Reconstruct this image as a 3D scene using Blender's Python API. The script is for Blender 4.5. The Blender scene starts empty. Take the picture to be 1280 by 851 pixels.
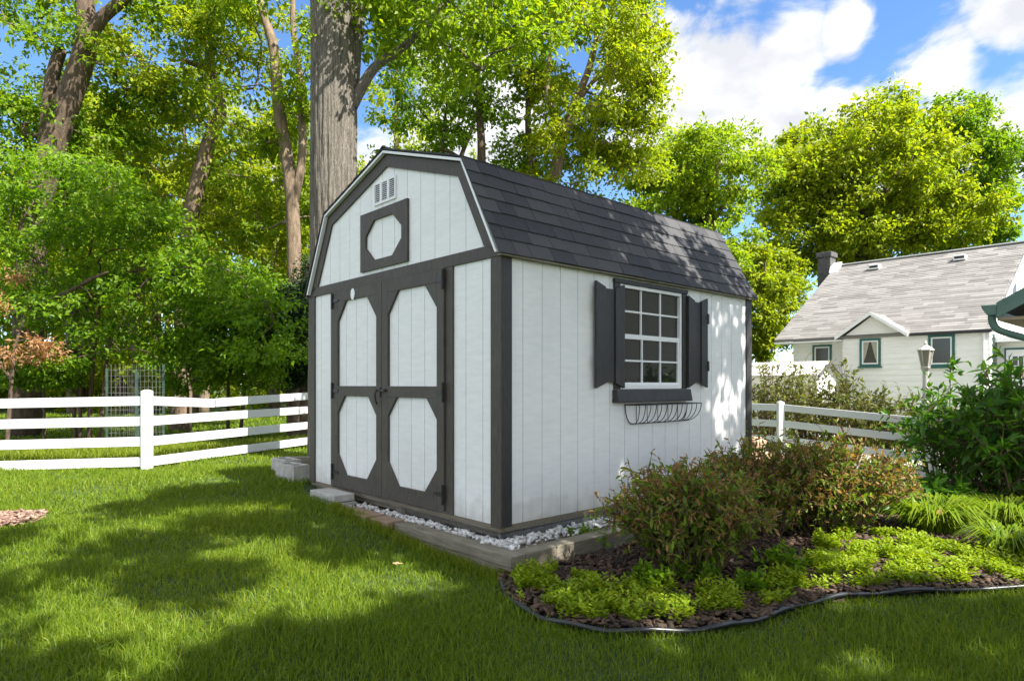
import bpy, math, random
import numpy as np
from mathutils import Vector, noise as mnoise

random.seed(7)
S = bpy.context.scene
C = S.collection
F, CX, HY, CAMH = 811.0, 640.0, 480.0, 1.28
TH = math.radians(42.34)
VX = np.array([math.cos(TH), math.sin(TH)])       # along the shed's long side
UX = np.array([-math.sin(TH), math.cos(TH)])      # along the shed's front
SHED = np.array([-0.081, 4.70])
W, L = 3.07, 3.66
sh = -UX * 0.985 + VX * 0.17
sh = sh / np.linalg.norm(sh)
EL = math.radians(51)
SUN = np.array([sh[0] * math.cos(EL), sh[1] * math.cos(EL), math.sin(EL)])


def sm(t):
    t = np.clip(t, 0, 1)
    return t * t * (3 - 2 * t)


def hgt(x, y):
    x = np.asarray(x, float); y = np.asarray(y, float)
    return (0.14 * sm((-x - 0.1) / 1.8) - 0.5 * sm((x - 2.5) / 7) * sm((y - 5) / 6)
            + 0.07 * np.exp(-((x + 2.7) ** 2 + (y - 7.6) ** 2) / .8)
            + 0.012 * np.sin(x * 1.3 + y * .7) + 0.01 * np.sin(y * 2.1 - x))


def PX(px, py, Y):
    return np.array([(px - CX) / F * Y, Y, CAMH - (py - HY) / F * Y])


def GP(px, py, z=0.0):
    Y = (CAMH - z) * F / (py - HY)
    return np.array([(px - CX) / F * Y, Y])


def sw(lx, ly):                       # shed local -> world xy
    return SHED + lx * VX + ly * UX


def inpoly(x, y, poly):
    x = np.asarray(x); y = np.asarray(y)
    r = np.zeros(x.shape, bool)
    n = len(poly)
    for i in range(n):
        x0, y0 = poly[i]; x1, y1 = poly[(i + 1) % n]
        c = ((y0 > y) != (y1 > y)) & (x < (x1 - x0) * (y - y0) / (y1 - y0 + 1e-12) + x0)
        r ^= c
    return r


# ---------------------------------------------------------------- materials
def nmat(name):
    m = bpy.data.materials.new(name); m.use_nodes = True
    nt = m.node_tree
    return m, nt, nt.nodes, nt.links, nt.nodes['Principled BSDF']


def ramp(N, stops):
    r = N.new('ShaderNodeValToRGB')
    e = r.color_ramp.elements
    while len(e) < len(stops): e.new(0.5)
    for el, (p, c) in zip(e, stops):
        el.position = p; el.color = (*c, 1)
    return r


def pm(name, c1, c2, scale=5, rough=.6, bump=.0, bscale=None, stretch=(1, 1, 1), island=0.0,
       metal=0.0, spec=.5, detail=6, lo=.3, hi=.7, bdist=.01, patch=None):
    m, nt, N, Lk, B = nmat(name)
    tc = N.new('ShaderNodeTexCoord'); mp = N.new('ShaderNodeMapping')
    mp.inputs['Scale'].default_value = stretch
    Lk.new(tc.outputs['Object'], mp.inputs[0])
    nz = N.new('ShaderNodeTexNoise'); nz.inputs['Scale'].default_value = scale; nz.inputs['Detail'].default_value = detail
    Lk.new(mp.outputs[0], nz.inputs['Vector'])
    fac = nz.outputs['Fac']
    if island:
        g = N.new('ShaderNodeNewGeometry')
        mx = N.new('ShaderNodeMix'); mx.inputs[0].default_value = island
        Lk.new(fac, mx.inputs[2]); Lk.new(g.outputs['Random Per Island'], mx.inputs[3])
        fac = mx.outputs[0]
    r = ramp(N, [(lo, c1), (hi, c2)])
    Lk.new(fac, r.inputs[0])
    col = r.outputs[0]
    if patch:                                   # slow stain pattern: (colour, scale, amount)
        pz = N.new('ShaderNodeTexNoise'); pz.inputs['Scale'].default_value = patch[1]; pz.inputs['Detail'].default_value = 5
        Lk.new(tc.outputs['Object'], pz.inputs['Vector'])
        pr = ramp(N, [(.52, (0, 0, 0)), (.75, (patch[2],) * 3)])
        Lk.new(pz.outputs['Fac'], pr.inputs[0])
        mc = N.new('ShaderNodeMix'); mc.data_type = 'RGBA'
        Lk.new(pr.outputs[0], mc.inputs[0]); Lk.new(col, mc.inputs[6]); mc.inputs[7].default_value = (*patch[0], 1)
        col = mc.outputs[2]
    Lk.new(col, B.inputs['Base Color'])
    B.inputs['Roughness'].default_value = rough
    B.inputs['Metallic'].default_value = metal
    B.inputs['Specular IOR Level'].default_value = spec
    if bump:
        b = N.new('ShaderNodeBump'); b.inputs['Strength'].default_value = bump; b.inputs['Distance'].default_value = bdist
        n2 = N.new('ShaderNodeTexNoise'); n2.inputs['Scale'].default_value = bscale or scale * 4; n2.inputs['Detail'].default_value = 8
        Lk.new(mp.outputs[0], n2.inputs['Vector'])
        Lk.new(n2.outputs['Fac'], b.inputs['Height']); Lk.new(b.outputs[0], B.inputs['Normal'])
    return m


def splash(m):
    nt = m.node_tree; N = nt.nodes; Lk = nt.links; B = N['Principled BSDF']
    src = B.inputs['Base Color'].links[0].from_socket
    tc = N.new('ShaderNodeTexCoord'); sx = N.new('ShaderNodeSeparateXYZ'); Lk.new(tc.outputs['Object'], sx.inputs[0])
    nz = N.new('ShaderNodeTexNoise'); nz.inputs['Scale'].default_value = 7; nz.inputs['Detail'].default_value = 6; Lk.new(tc.outputs['Object'], nz.inputs['Vector'])
    ad = N.new('ShaderNodeMath'); ad.operation = 'MULTIPLY_ADD'; Lk.new(nz.outputs['Fac'], ad.inputs[0]); ad.inputs[1].default_value = -.42; Lk.new(sx.outputs['Z'], ad.inputs[2])
    mr = N.new('ShaderNodeMapRange'); mr.inputs[1].default_value = .02; mr.inputs[2].default_value = .22; mr.inputs[3].default_value = .5; mr.inputs[4].default_value = 0; Lk.new(ad.outputs[0], mr.inputs[0])
    n2 = N.new('ShaderNodeTexNoise'); n2.inputs['Scale'].default_value = 55; n2.inputs['Detail'].default_value = 2; Lk.new(tc.outputs['Object'], n2.inputs['Vector'])
    sp = N.new('ShaderNodeMapRange'); sp.inputs[1].default_value = .72; sp.inputs[2].default_value = .76; sp.inputs[3].default_value = 0; sp.inputs[4].default_value = .35; Lk.new(n2.outputs['Fac'], sp.inputs[0])
    mx = N.new('ShaderNodeMath'); mx.operation = 'MAXIMUM'; Lk.new(mr.outputs[0], mx.inputs[0]); Lk.new(sp.outputs[0], mx.inputs[1])
    mc = N.new('ShaderNodeMix'); mc.data_type = 'RGBA'; Lk.new(mx.outputs[0], mc.inputs[0]); Lk.new(src, mc.inputs[6]); mc.inputs[7].default_value = (.36, .33, .27, 1)
    Lk.new(mc.outputs[2], B.inputs['Base Color'])


def fm(name, cA, cB, cC=None, trans=.45, tcol=None, rough=.5, nscale=.6):
    """leaf: colour varies leaf by leaf and slowly through the crown"""
    m, nt, N, Lk, B = nmat(name)
    g = N.new('ShaderNodeNewGeometry'); tc = N.new('ShaderNodeTexCoord')
    nz = N.new('ShaderNodeTexNoise'); nz.inputs['Scale'].default_value = nscale; nz.inputs['Detail'].default_value = 3
    Lk.new(tc.outputs['Object'], nz.inputs['Vector'])
    mx = N.new('ShaderNodeMix'); mx.inputs[0].default_value = .55
    Lk.new(nz.outputs['Fac'], mx.inputs[2]); Lk.new(g.outputs['Random Per Island'], mx.inputs[3])
    st = [(.2, cA), (.75, cB)] + ([(.97, cC)] if cC else [])
    r = ramp(N, st); Lk.new(mx.outputs[0], r.inputs[0])
    Lk.new(r.outputs[0], B.inputs['Base Color'])
    B.inputs['Roughness'].default_value = rough; B.inputs['Specular IOR Level'].default_value = .3
    t = N.new('ShaderNodeBsdfTranslucent')
    hs = N.new('ShaderNodeMix'); hs.data_type = 'RGBA'; hs.blend_type = 'MULTIPLY'; hs.inputs[0].default_value = 1
    Lk.new(r.outputs[0], hs.inputs[6]); hs.inputs[7].default_value = (*(tcol or (1.9, 1.7, .6)), 1)
    Lk.new(hs.outputs[2], t.inputs[0])
    ms = N.new('ShaderNodeMixShader'); ms.inputs[0].default_value = trans
    Lk.new(B.outputs[0], ms.inputs[1]); Lk.new(t.outputs[0], ms.inputs[2])
    Lk.new(ms.outputs[0], N['Material Output'].inputs[0])
    return m


M = {}
M['white'] = pm('white_siding_paint', (.79, .795, .795), (.86, .86, .855), 6, .55, .35, 60, (1, 1, 5), patch=((.60, .60, .58), 1.3, .35), bdist=.004)
splash(M['white'])
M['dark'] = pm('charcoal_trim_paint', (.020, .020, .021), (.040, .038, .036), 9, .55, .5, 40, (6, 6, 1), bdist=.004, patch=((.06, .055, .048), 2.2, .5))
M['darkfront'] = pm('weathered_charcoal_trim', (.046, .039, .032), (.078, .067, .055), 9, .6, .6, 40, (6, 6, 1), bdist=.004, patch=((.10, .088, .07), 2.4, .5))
M['black'] = pm('black_iron', (.012, .012, .013), (.025, .025, .026), 20, .45)
M['shingle'] = pm('charcoal_shingle', (.030, .031, .036), (.064, .063, .066), 14, .85, .7, 220, island=.75, bdist=.004, lo=.15, hi=.85)
M['vinyl'] = pm('white_vinyl', (.58, .585, .59), (.66, .665, .67), 3, .4, patch=((.44, .46, .38), 3.0, .45))
M['alu'] = pm('white_window_frame', (.78, .79, .80), (.84, .84, .85), 4, .35)
M['rawwood'] = pm('grey_weathered_timber', (.145, .128, .092), (.265, .238, .178), 5, .8, .8, 30, (1.2, 9, 9), bdist=.006, patch=((.11, .11, .06), 2.0, .7))
M['rawwood2'] = pm('weathered_floor_frame', (.12, .105, .075), (.22, .19, .14), 5, .85, .6, 30, (9, 1, 9), bdist=.005)
M['concrete'] = pm('concrete_block', (.36, .35, .33), (.50, .49, .46), 14, .9, .6, 90, bdist=.006, patch=((.25, .25, .21), 5, .6))
M['paver'] = pm('brown_paver', (.22, .15, .10), (.36, .26, .18), 12, .9, .5, 60, island=.4, bdist=.005)
M['marble'] = pm('white_marble_chip', (.42, .41, .39), (.74, .74, .73), 10, .6, island=.8, lo=.1, hi=.7)
M['soil'] = pm('sandy_soil', (.10, .075, .05), (.26, .215, .165), 12, .95, .8, 60, bdist=.02)
M['mulch'] = pm('mulch_soil', (.018, .011, .007), (.055, .032, .02), 18, .95, 1.0, 50, bdist=.03)
M['chip'] = pm('bark_chip', (.026, .016, .010), (.115, .068, .042), 20, .85, island=.85, lo=.1, hi=.95)
M['palechip'] = pm('pale_bark_chip', (.13, .075, .055), (.36, .235, .18), 20, .9, island=.85, lo=.1, hi=.9)
M['hose'] = pm('black_plastic_edging', (.012, .013, .016), (.03, .033, .038), 8, .35)
M['bark'] = pm('grey_furrowed_bark', (.115, .098, .078), (.26, .232, .195), 9, .95, 1.0, 26, (5, 5, .5), bdist=.04, patch=((.13, .13, .10), 1.2, .35))
M['bark2'] = pm('brown_bark', (.055, .038, .026), (.15, .105, .072), 6, .95, .8, 20, (3, 3, .7), bdist=.03)
M['bark3'] = pm('tan_bark', (.12, .085, .055), (.26, .19, .13), 6, .95, .8, 20, (3, 3, .7), bdist=.03)
M['stem'] = pm('shrub_stem', (.06, .035, .022), (.14, .09, .055), 10, .9)
M['steelgreen'] = pm('green_steel_post', (.03, .06, .045), (.06, .10, .07), 8, .5)
M['wire'] = pm('galvanised_wire', (.16, .17, .17), (.28, .28, .28), 8, .5, metal=.5)
M['housewall'] = pm('cream_lap_siding', (.79, .78, .75), (.86, .85, .83), 2.2, .65, .2, 20, (1, 1, 6))
M['houseroof'] = pm('grey_asphalt_roof', (.135, .128, .122), (.255, .245, .236), 3.2, .95, .6, 40, (1, 1, 1), bdist=.01, island=.6, lo=.15, hi=.85)
M['teal'] = pm('teal_window_trim', (.015, .10, .085), (.025, .13, .11), 5, .5)
M['green'] = pm('sage_green_trim', (.085, .16, .135), (.115, .20, .17), 5, .5)
M['brick'] = pm('sooty_brick', (.05, .05, .055), (.12, .115, .115), 12, .9, .5, 40)
M['stone'] = pm('tan_stone', (.30, .17, .10), (.48, .32, .22), 7, .9, .6, 30, island=.6, bdist=.01)
M['drive'] = pm('pale_gravel_driveway', (.42, .39, .36), (.58, .55, .52), 30, .95, .6, 120, bdist=.01)
M['whitepost'] = pm('weathered_lamp_paint', (.42, .41, .38), (.56, .55, .52), 5, .5)


def glassmat(name, c, rough=.04):
    m, nt, N, Lk, B = nmat(name)
    B.inputs['Base Color'].default_value = (*c, 1); B.inputs['Roughness'].default_value = rough
    B.inputs['Specular IOR Level'].default_value = .6
    tc = N.new('ShaderNodeTexCoord'); nz = N.new('ShaderNodeTexNoise'); nz.inputs['Scale'].default_value = 2.5
    Lk.new(tc.outputs['Object'], nz.inputs['Vector'])
    b = N.new('ShaderNodeBump'); b.inputs['Strength'].default_value = .03
    Lk.new(nz.outputs['Fac'], b.inputs['Height']); Lk.new(b.outputs[0], B.inputs['Normal'])
    return m


M['glass'] = glassmat('window_glass', (.020, .019, .018), .03)
M['glass2'] = glassmat('house_window_glass', (.06, .058, .05), .15)
M['lampglass'] = glassmat('lantern_glass', (.30, .27, .21), .25)
M['curtain'] = pm('pale_curtain', (.32, .30, .24), (.42, .40, .33), 6, .9)

# grass and ground
M['ground'] = pm('lawn_soil', (.020, .042, .007), (.055, .085, .016), 3, .95, .8, 40, bdist=.03)
M['grass'] = fm('grass_blade', (.080, .165, .010), (.205, .275, .018), (.42, .36, .11), .45, (1.45, 1.32, .4), .5, .7)
M['tallgrass'] = fm('tall_grass_blade', (.11, .18, .012), (.22, .27, .02), (.32, .30, .06), .4, (1.5, 1.3, .4), .5, .5)
# leaves
M['maple'] = fm('bright_maple_leaf', (.120, .225, .010), (.270, .350, .014), (.44, .44, .02), .56, (1.42, 1.42, .45))
M['maple2'] = fm('yellow_green_leaf', (.155, .245, .010), (.325, .365, .014), (.50, .46, .02), .56, (1.36, 1.36, .4))
M['oak'] = fm('mid_green_leaf', (.090, .195, .010), (.220, .315, .014), (.36, .39, .018), .56, (1.42, 1.45, .45))
M['deep'] = fm('deep_green_leaf', (.050, .145, .008), (.115, .230, .012), (.18, .27, .014), .45, (1.7, 1.5, .5))
M['dogwood'] = fm('dogwood_leaf', (.065, .160, .008), (.195, .315, .012), (.36, .41, .014), .53, (1.45, 1.45, .45))
M['evergreen'] = fm('evergreen_needle', (.008, .028, .006), (.020, .052, .010), (.03, .07, .012), .2, (1.3, 1.4, .6))
M['redleaf'] = fm('rusty_maple_leaf', (.24, .13, .06), (.40, .235, .11), (.5, .34, .17), .4, (1.4, 1.1, .7))
M['spirea'] = fm('spirea_leaf', (.095, .155, .016), (.190, .265, .026), (.27, .30, .04), .45, (1.4, 1.5, .5), .5, 2.5)
M['spireatip'] = fm('reddish_new_leaf', (.20, .12, .045), (.36, .22, .080), (.40, .29, .10), .42, (1.4, 1.2, .5), .5, 2.5)
M['olive'] = fm('olive_leaf', (.080, .105, .022), (.160, .180, .032), (.22, .21, .05), .35, (1.5, 1.4, .5), .5, 1.0)
M['lilac'] = fm('glossy_green_leaf', (.040, .125, .014), (.095, .205, .020), (.16, .26, .025), .42, (1.5, 1.5, .5), .38, 1.2)
M['lime'] = fm('lime_groundcover_leaf', (.16, .26, .008), (.27, .36, .012), (.46, .44, .016), .42, (1.4, 1.3, .4), .5, 4)
M['hakone'] = fm('golden_grass_blade', (.10, .19, .008), (.21, .29, .015), (.30, .34, .02), .4, (1.5, 1.4, .4), .45, 3)


# ---------------------------------------------------------------- mesh helpers
def tag(o, label=None, cat=None, group=None, kind=None):
    if label: o['label'] = label
    if cat: o['category'] = cat
    if group: o['group'] = group
    if kind: o['kind'] = kind
    return o


def empty(name, loc=(0, 0, 0), rz=0, label=None, cat=None, group=None):
    o = bpy.data.objects.new(name, None); C.objects.link(o)
    o.empty_display_size = .1
    o.location = loc; o.rotation_euler = (0, 0, rz)
    return tag(o, label, cat, group)


class MB:
    def __init__(s): s.v = []; s.f = []

    def add(s, vs, fs):
        b = len(s.v); s.v += [tuple(map(float, p)) for p in vs]; s.f += [tuple(b + i for i in f) for f in fs]; return s

    def box(s, x0, x1, y0, y1, z0, z1):
        return s.add([(x0, y0, z0), (x1, y0, z0), (x1, y1, z0), (x0, y1, z0), (x0, y0, z1), (x1, y0, z1), (x1, y1, z1), (x0, y1, z1)],
                     [(3, 2, 1, 0), (4, 5, 6, 7), (0, 1, 5, 4), (1, 2, 6, 5), (2, 3, 7, 6), (3, 0, 4, 7)])

    def prism(s, poly, axis, a, b):
        """poly: 2-D points in the plane across `axis`, extruded from a to b"""
        def P(p, t):
            return (t, p[0], p[1]) if axis == 'x' else (p[0], t, p[1]) if axis == 'y' else (p[0], p[1], t)
        n = len(poly)
        vs = [P(p, a) for p in poly] + [P(p, b) for p in poly]
        fs = [tuple(range(n)), tuple(range(2 * n - 1, n - 1, -1))] + [(i, n + i, n + (i + 1) % n, (i + 1) % n) for i in range(n)]
        return s.add(vs, fs)

    def loft(s, A, B):
        """solid between two equal polygons in 3-D"""
        n = len(A)
        return s.add(list(A) + list(B), [tuple(range(n)), tuple(range(2 * n - 1, n - 1, -1))] + [(i, n + i, n + (i + 1) % n, (i + 1) % n) for i in range(n)])

    def tube(s, pts, r, n=6, cap=True):
        pts = [Vector(tuple(map(float, p))) for p in pts]
        rr = list(r) if hasattr(r, '__len__') else [r] * len(pts)
        rings = []
        up = None
        for i, p in enumerate(pts):
            t = (pts[min(i + 1, len(pts) - 1)] - pts[max(i - 1, 0)]).normalized()
            if up is None:
                up = Vector((0, 0, 1)) if abs(t.z) < .9 else Vector((1, 0, 0))
            a = t.cross(up)
            if a.length < 1e-4: a = t.cross(Vector((0, 1, .3)))
            a.normalize(); b = a.cross(t)
            up = b.copy()
            rings.append([p + (a * math.cos(2 * math.pi * k / n) + b * math.sin(2 * math.pi * k / n)) * rr[i] for k in range(n)])
        vs = [q for ring in rings for q in ring]
        fs = [(i * n + k, i * n + (k + 1) % n, (i + 1) * n + (k + 1) % n, (i + 1) * n + k) for i in range(len(pts) - 1) for k in range(n)]
        if cap: fs += [tuple(range(n - 1, -1, -1)), tuple((len(pts) - 1) * n + k for k in range(n))]
        return s.add(vs, fs)

    def build(s, name, mat, parent=None, bevel=0, smooth=False, fix=True):
        me = bpy.data.meshes.new(name); me.from_pydata(s.v, [], s.f)
        if fix:
            import bmesh
            bm = bmesh.new(); bm.from_mesh(me); bmesh.ops.recalc_face_normals(bm, faces=bm.faces); bm.to_mesh(me); bm.free()
        if smooth: me.polygons.foreach_set('use_smooth', [True] * len(me.polygons))
        me.materials.append(mat)
        o = bpy.data.objects.new(name, me); C.objects.link(o)
        if parent: o.parent = parent
        if bevel:
            bv = o.modifiers.new('bevel', 'BEVEL'); bv.width = bevel; bv.segments = 2; bv.limit_method = 'ANGLE'
        return o


def npmesh(name, V, faces, mat, parent=None, smooth=False):
    """V (n,3); faces: (m,k) int array"""
    V = np.asarray(V, np.float32); faces = np.asarray(faces, np.int32)
    me = bpy.data.meshes.new(name)
    k = faces.shape[1]; m = len(faces)
    me.vertices.add(len(V)); me.vertices.foreach_set('co', V.ravel())
    me.loops.add(m * k); me.loops.foreach_set('vertex_index', faces.ravel())
    me.polygons.add(m); me.polygons.foreach_set('loop_start', np.arange(0, m * k, k, dtype=np.int32))
    if smooth: me.polygons.foreach_set('use_smooth', np.ones(m, bool))
    me.update(calc_edges=True)
    me.materials.append(mat)
    o = bpy.data.objects.new(name, me); C.objects.link(o)
    if parent: o.parent = parent
    return o


def unit(a):
    return a / np.maximum(np.linalg.norm(a, axis=1, keepdims=True), 1e-9)


def leafgeo(P, D, N, Ln, Wd, six=False, droop=.15):
    D = unit(D); Sx = unit(np.cross(D, N)); N2 = np.cross(Sx, D)
    Ln = np.asarray(Ln).reshape(-1, 1); Wd = np.asarray(Wd).reshape(-1, 1)
    t = P + D * Ln - N2 * Ln * droop
    n = len(P)
    if not six:
        m = P + D * Ln * .45
        l = m - Sx * Wd * .5 + N2 * Wd * .18; r = m + Sx * Wd * .5 + N2 * Wd * .18
        V = np.stack([P, r, t, l], 1).reshape(-1, 3)
        b = np.arange(n)[:, None] * 4
        Fc = np.concatenate([b + np.array([[0, 1, 2]]), b + np.array([[0, 2, 3]])], 0)
        return V, Fc
    a = P + D * Ln * .28; c = P + D * Ln * .66 - N2 * Ln * droop * .45
    r1 = a + Sx * Wd * .45 + N2 * Wd * .15; l1 = a - Sx * Wd * .45 + N2 * Wd * .15
    r2 = c + Sx * Wd * .40 + N2 * Wd * .13; l2 = c - Sx * Wd * .40 + N2 * Wd * .13
    V = np.stack([P, r1, r2, t, l2, l1], 1).reshape(-1, 3)
    b = np.arange(n)[:, None] * 6
    Fc = np.concatenate([b + np.array([[0, 1, 2, 3]]), b + np.array([[0, 3, 4, 5]])], 0)
    return V, Fc


def cluster_leaves(rng, cen, rad, n, size, flat=.6, six=False, upn=.9, aspect=.6):
    """n leaves round each centre, arranged on short twigs"""
    k = len(cen)
    tw = max(4, n // 9)
    rad = np.asarray(rad, float)
    if rad.ndim == 1 and len(rad) == 3 and k != 3: rad = np.repeat(rad[None], k, 0)
    tdir = unit(rng.normal(size=(k * tw, 3)) * np.array([1, 1, flat]))
    tl = rng.uniform(.35, 1.0, (k * tw, 1)) ** .7
    ci = np.repeat(np.arange(k), tw)
    tip = cen[ci] + tdir * tl * rad[ci]
    q = 9
    ti = np.repeat(np.arange(k * tw), q)
    along = rng.uniform(.45, 1.1, (len(ti), 1))
    P = cen[ci][ti] + (tip[ti] - cen[ci][ti]) * along + rng.normal(size=(len(ti), 3)) * size * .55
    D = tdir[ti] * .7 + rng.normal(size=(len(ti), 3)) * .65 + np.array([0, 0, -.35])
    N = np.array([0, 0, upn * .35]) + SUN * .75 + rng.normal(size=(len(ti), 3)) * .55      # leaves turn to the light
    Ln = size * rng.uniform(.5, 1.4, len(ti))
    return leafgeo(P, D, N, Ln, Ln * aspect * rng.uniform(.8, 1.2, len(ti)), six)


def ell(rng, c, r, n, shell=.35):
    d = unit(rng.normal(size=(n, 3)))
    q = rng.uniform(shell, 1, (n, 1)) ** .6
    return np.asarray(c) + d * q * np.asarray(r)


def skeleton(mb, rng, trunks, cen, rtip=.012, sides=5, upw=.12, start=.35, rmax=.09):
    """limbs from the trunks out to every leaf cluster; thickness follows what a limb carries"""
    nodes = []; par = []
    for pts in trunks:
        pts = [np.asarray(p, float) for p in pts]
        z0, z1 = pts[0][2], pts[-1][2]
        for i in range(len(pts) - 1):
            for t in np.linspace(0, 1, 6):
                q = pts[i] * (1 - t) + pts[i + 1] * t
                if q[2] >= z0 + (z1 - z0) * start: nodes.append(q); par.append(-1)
    nt = len(nodes)
    arr = np.array(nodes)
    d0 = np.array([np.min(np.linalg.norm(arr - c, axis=1)) for c in cen])
    for i in np.argsort(d0):
        c = cen[i]
        A = np.array(nodes)
        dv = c - A
        dist = np.linalg.norm(dv, axis=1) + np.maximum(0, -dv[:, 2]) * .8
        j = int(np.argmin(dist))
        a = A[j]; ln = np.linalg.norm(c - a)
        if ln < .05: continue
        p = j
        for t in (.34, .67, 1.0):
            q = a + (c - a) * t + np.array([0, 0, upw * ln * math.sin(math.pi * t)]) + rng.normal(size=3) * ln * .05 * (t < 1)
            nodes.append(q); par.append(p); p = len(nodes) - 1
    cnt = np.zeros(len(nodes))
    ch = np.zeros(len(nodes), int)
    for i, p in enumerate(par):
        if p >= 0: ch[p] += 1
    for i in range(len(nodes) - 1, nt - 1, -1):
        if ch[i] == 0: cnt[i] = max(cnt[i], 1)
        if par[i] >= nt: cnt[par[i]] += cnt[i]
    rad = np.minimum(rtip * np.sqrt(np.maximum(cnt, 1)) * 1.15, rmax)
    for i in range(nt, len(nodes)):
        p = par[i]
        r0 = rad[p] if p >= nt else rad[i] * 1.25
        mb.tube([nodes[p], nodes[i]], [min(r0, rad[i] * 1.6), rad[i]], sides, False)


def smoothpath(pts, rad, n=5):
    """Catmull-Rom through pts"""
    P = [np.asarray(p, float) for p in pts]; out = []; ro = []
    for i in range(len(P) - 1):
        p0, p1, p2, p3 = P[max(i - 1, 0)], P[i], P[i + 1], P[min(i + 2, len(P) - 1)]
        for t in np.linspace(0, 1, n, endpoint=False):
            out.append(.5 * ((2 * p1) + (p2 - p0) * t + (2 * p0 - 5 * p1 + 4 * p2 - p3) * t * t + (3 * p1 - p0 - 3 * p2 + p3) * t ** 3))
            ro.append(rad[i] * (1 - t) + rad[i + 1] * t)
    out.append(P[-1]); ro.append(rad[-1])
    return out, ro


def tree(name, label, base, trunks, crowns, leaf, bark, size, nleaf, seed, group=None, crad=.55, flat=.6,
         rtip=.012, cat='tree', six=False, extra=None, start=.35, rmax=.09, sides=9, aspect=.6, upn=.9, parts=('trunk', 'crown')):
    rng = np.random.default_rng(seed)
    base = np.asarray(base, float)
    root = empty(name, tuple(base), 0, label, cat, group)
    mb = MB()
    tp = []
    for pts, rad in trunks:
        p, r = smoothpath([np.asarray(q, float) - base for q in pts], rad)
        mb.tube(p, r, sides, True); tp.append(p)
    cen = np.concatenate([ell(rng, np.asarray(c) - base, r, n) for c, r, n in crowns] + ([np.asarray(extra) - base] if extra is not None else []), 0)
    wz = cen + base
    hi_ = (wz[:, 2] - CAMH) / wz[:, 1] > .66
    cen = cen[~hi_ | (rng.random(len(cen)) < .12)]
    skeleton(mb, rng, tp, cen, rtip, start=start, rmax=rmax)
    t = mb.build(parts[0], bark, root, smooth=True, fix=False)
    size *= .76; nleaf = int(nleaf * 1.75)
    rr = np.stack([rng.uniform(.6, 1.35, len(cen)) * crad] * 3, 1) * np.array([1.1, 1.1, .75])
    V, Fc = cluster_leaves(rng, cen, rr, nleaf, size, flat, six, upn, aspect)
    npmesh(parts[1], V, Fc, leaf, root)
    return root


def copy_tree(o, loc, rz, sc, label, group=None):
    r = o.copy(); C.objects.link(r); r.location = loc; r.rotation_euler = (0, 0, rz); r.scale = (sc, sc, sc)
    r['label'] = label
    if group: r['group'] = group
    for c in list(o.children):
        k = c.copy(); C.objects.link(k); k.parent = r
    return r


# ================================================================ SETTING
# ground: one sheet, fine near the camera, to the horizon
def axis(a, b, near, far, step):
    mid = np.arange(near[0], near[1] + step, step)
    lo = near[0] - np.geomspace(1, near[0] - a + 1, 26)[::-1] + 1
    hi = near[1] + step + np.geomspace(1, b - near[1], 26) - 1
    return np.unique(np.concatenate([lo[:-1], mid, hi[1:]]))


gx = axis(-400, 400, (-14, 14), None, .25); gy = axis(-300, 500, (-4, 22), None, .25)
X, Y = np.meshgrid(gx, gy, indexing='ij')
Z = hgt(X, Y)
Vg = np.stack([X, Y, Z], -1).reshape(-1, 3)
nx, ny = len(gx), len(gy)
ii = (np.arange(nx - 1)[:, None] * ny + np.arange(ny - 1)[None]).ravel()
tag(npmesh('ground', Vg, np.stack([ii, ii + ny, ii + ny + 1, ii + 1], 1), M['ground'], smooth=True), kind='structure')

# bed outline (world), from the edging round to the side of the shed
EDGE_PX = [(626, 716), (625, 730), (632, 752), (660, 776), (718, 793), (800, 798), (890, 791), (955, 776), (1015, 757), (1080, 747), (1165, 743), (1300, 741)]
EDGE = [GP(*p) for p in EDGE_PX]
TC = sw(-.28, -.42)                                         # outer corner of the timber edging
BED = [tuple(TC + VX * .02)] + [tuple(p) for p in EDGE] + [(5.6, 4.2), (7.0, 6.8), (5.8, 9.4)] + [tuple(sw(4.2, -.45)), tuple(sw(3.7, -.40))]
PAD = [tuple(sw(-.30, -.42)), tuple(sw(-.30, 2.6)), tuple(sw(-.02, 3.2)), tuple(sw(3.9, 3.2)), tuple(sw(3.9, -.42))]
RING = [(GP(-12, 655, .13)[0] + .36 * math.cos(a) , GP(-12, 655, .13)[1] + .40 * math.sin(a)) for a in np.linspace(0, 2 * math.pi, 24, endpoint=False)]


def patch_sheet(name, poly, z0, mat, cell=.05, amp=.02, seed=1):
    P = np.array(poly); a = P.min(0); b = P.max(0)
    xs = np.arange(a[0], b[0] + cell, cell); ys = np.arange(a[1], b[1] + cell, cell)
    Xp, Yp = np.meshgrid(xs, ys, indexing='ij')
    ins = inpoly(Xp[:-1, :-1] + cell / 2, Yp[:-1, :-1] + cell / 2, poly)
    rng = np.random.default_rng(seed)
    Zp = hgt(Xp, Yp) + z0 + amp * (rng.random(Xp.shape) - .5) + amp * .8 * np.sin(Xp * 7) * np.cos(Yp * 6)
    idx = np.arange(Xp.size).reshape(Xp.shape)
    f = np.stack([idx[:-1, :-1][ins], idx[1:, :-1][ins], idx[1:, 1:][ins], idx[:-1, 1:][ins]], 1)
    return tag(npmesh(name, np.stack([Xp, Yp, Zp], -1).reshape(-1, 3), f, mat, smooth=True), kind='structure')


patch_sheet('mulch_bed', BED, .035, M['mulch'], .05, .03)
patch_sheet('mulch_ring', RING, .03, M['palechip'], .04, .02)
# gravel pad inside the timbers
mb = MB()
pz = .125
pg = [(-.25, -.40), (3.85, -.40), (3.85, 3.2), (-.02, 3.2), (-.25, 2.7)]
mb.prism([tuple(sw(*p)) for p in pg], 'z', -.1, pz)
tag(mb.build('gravel_pad', M['soil']), kind='structure')
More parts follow.
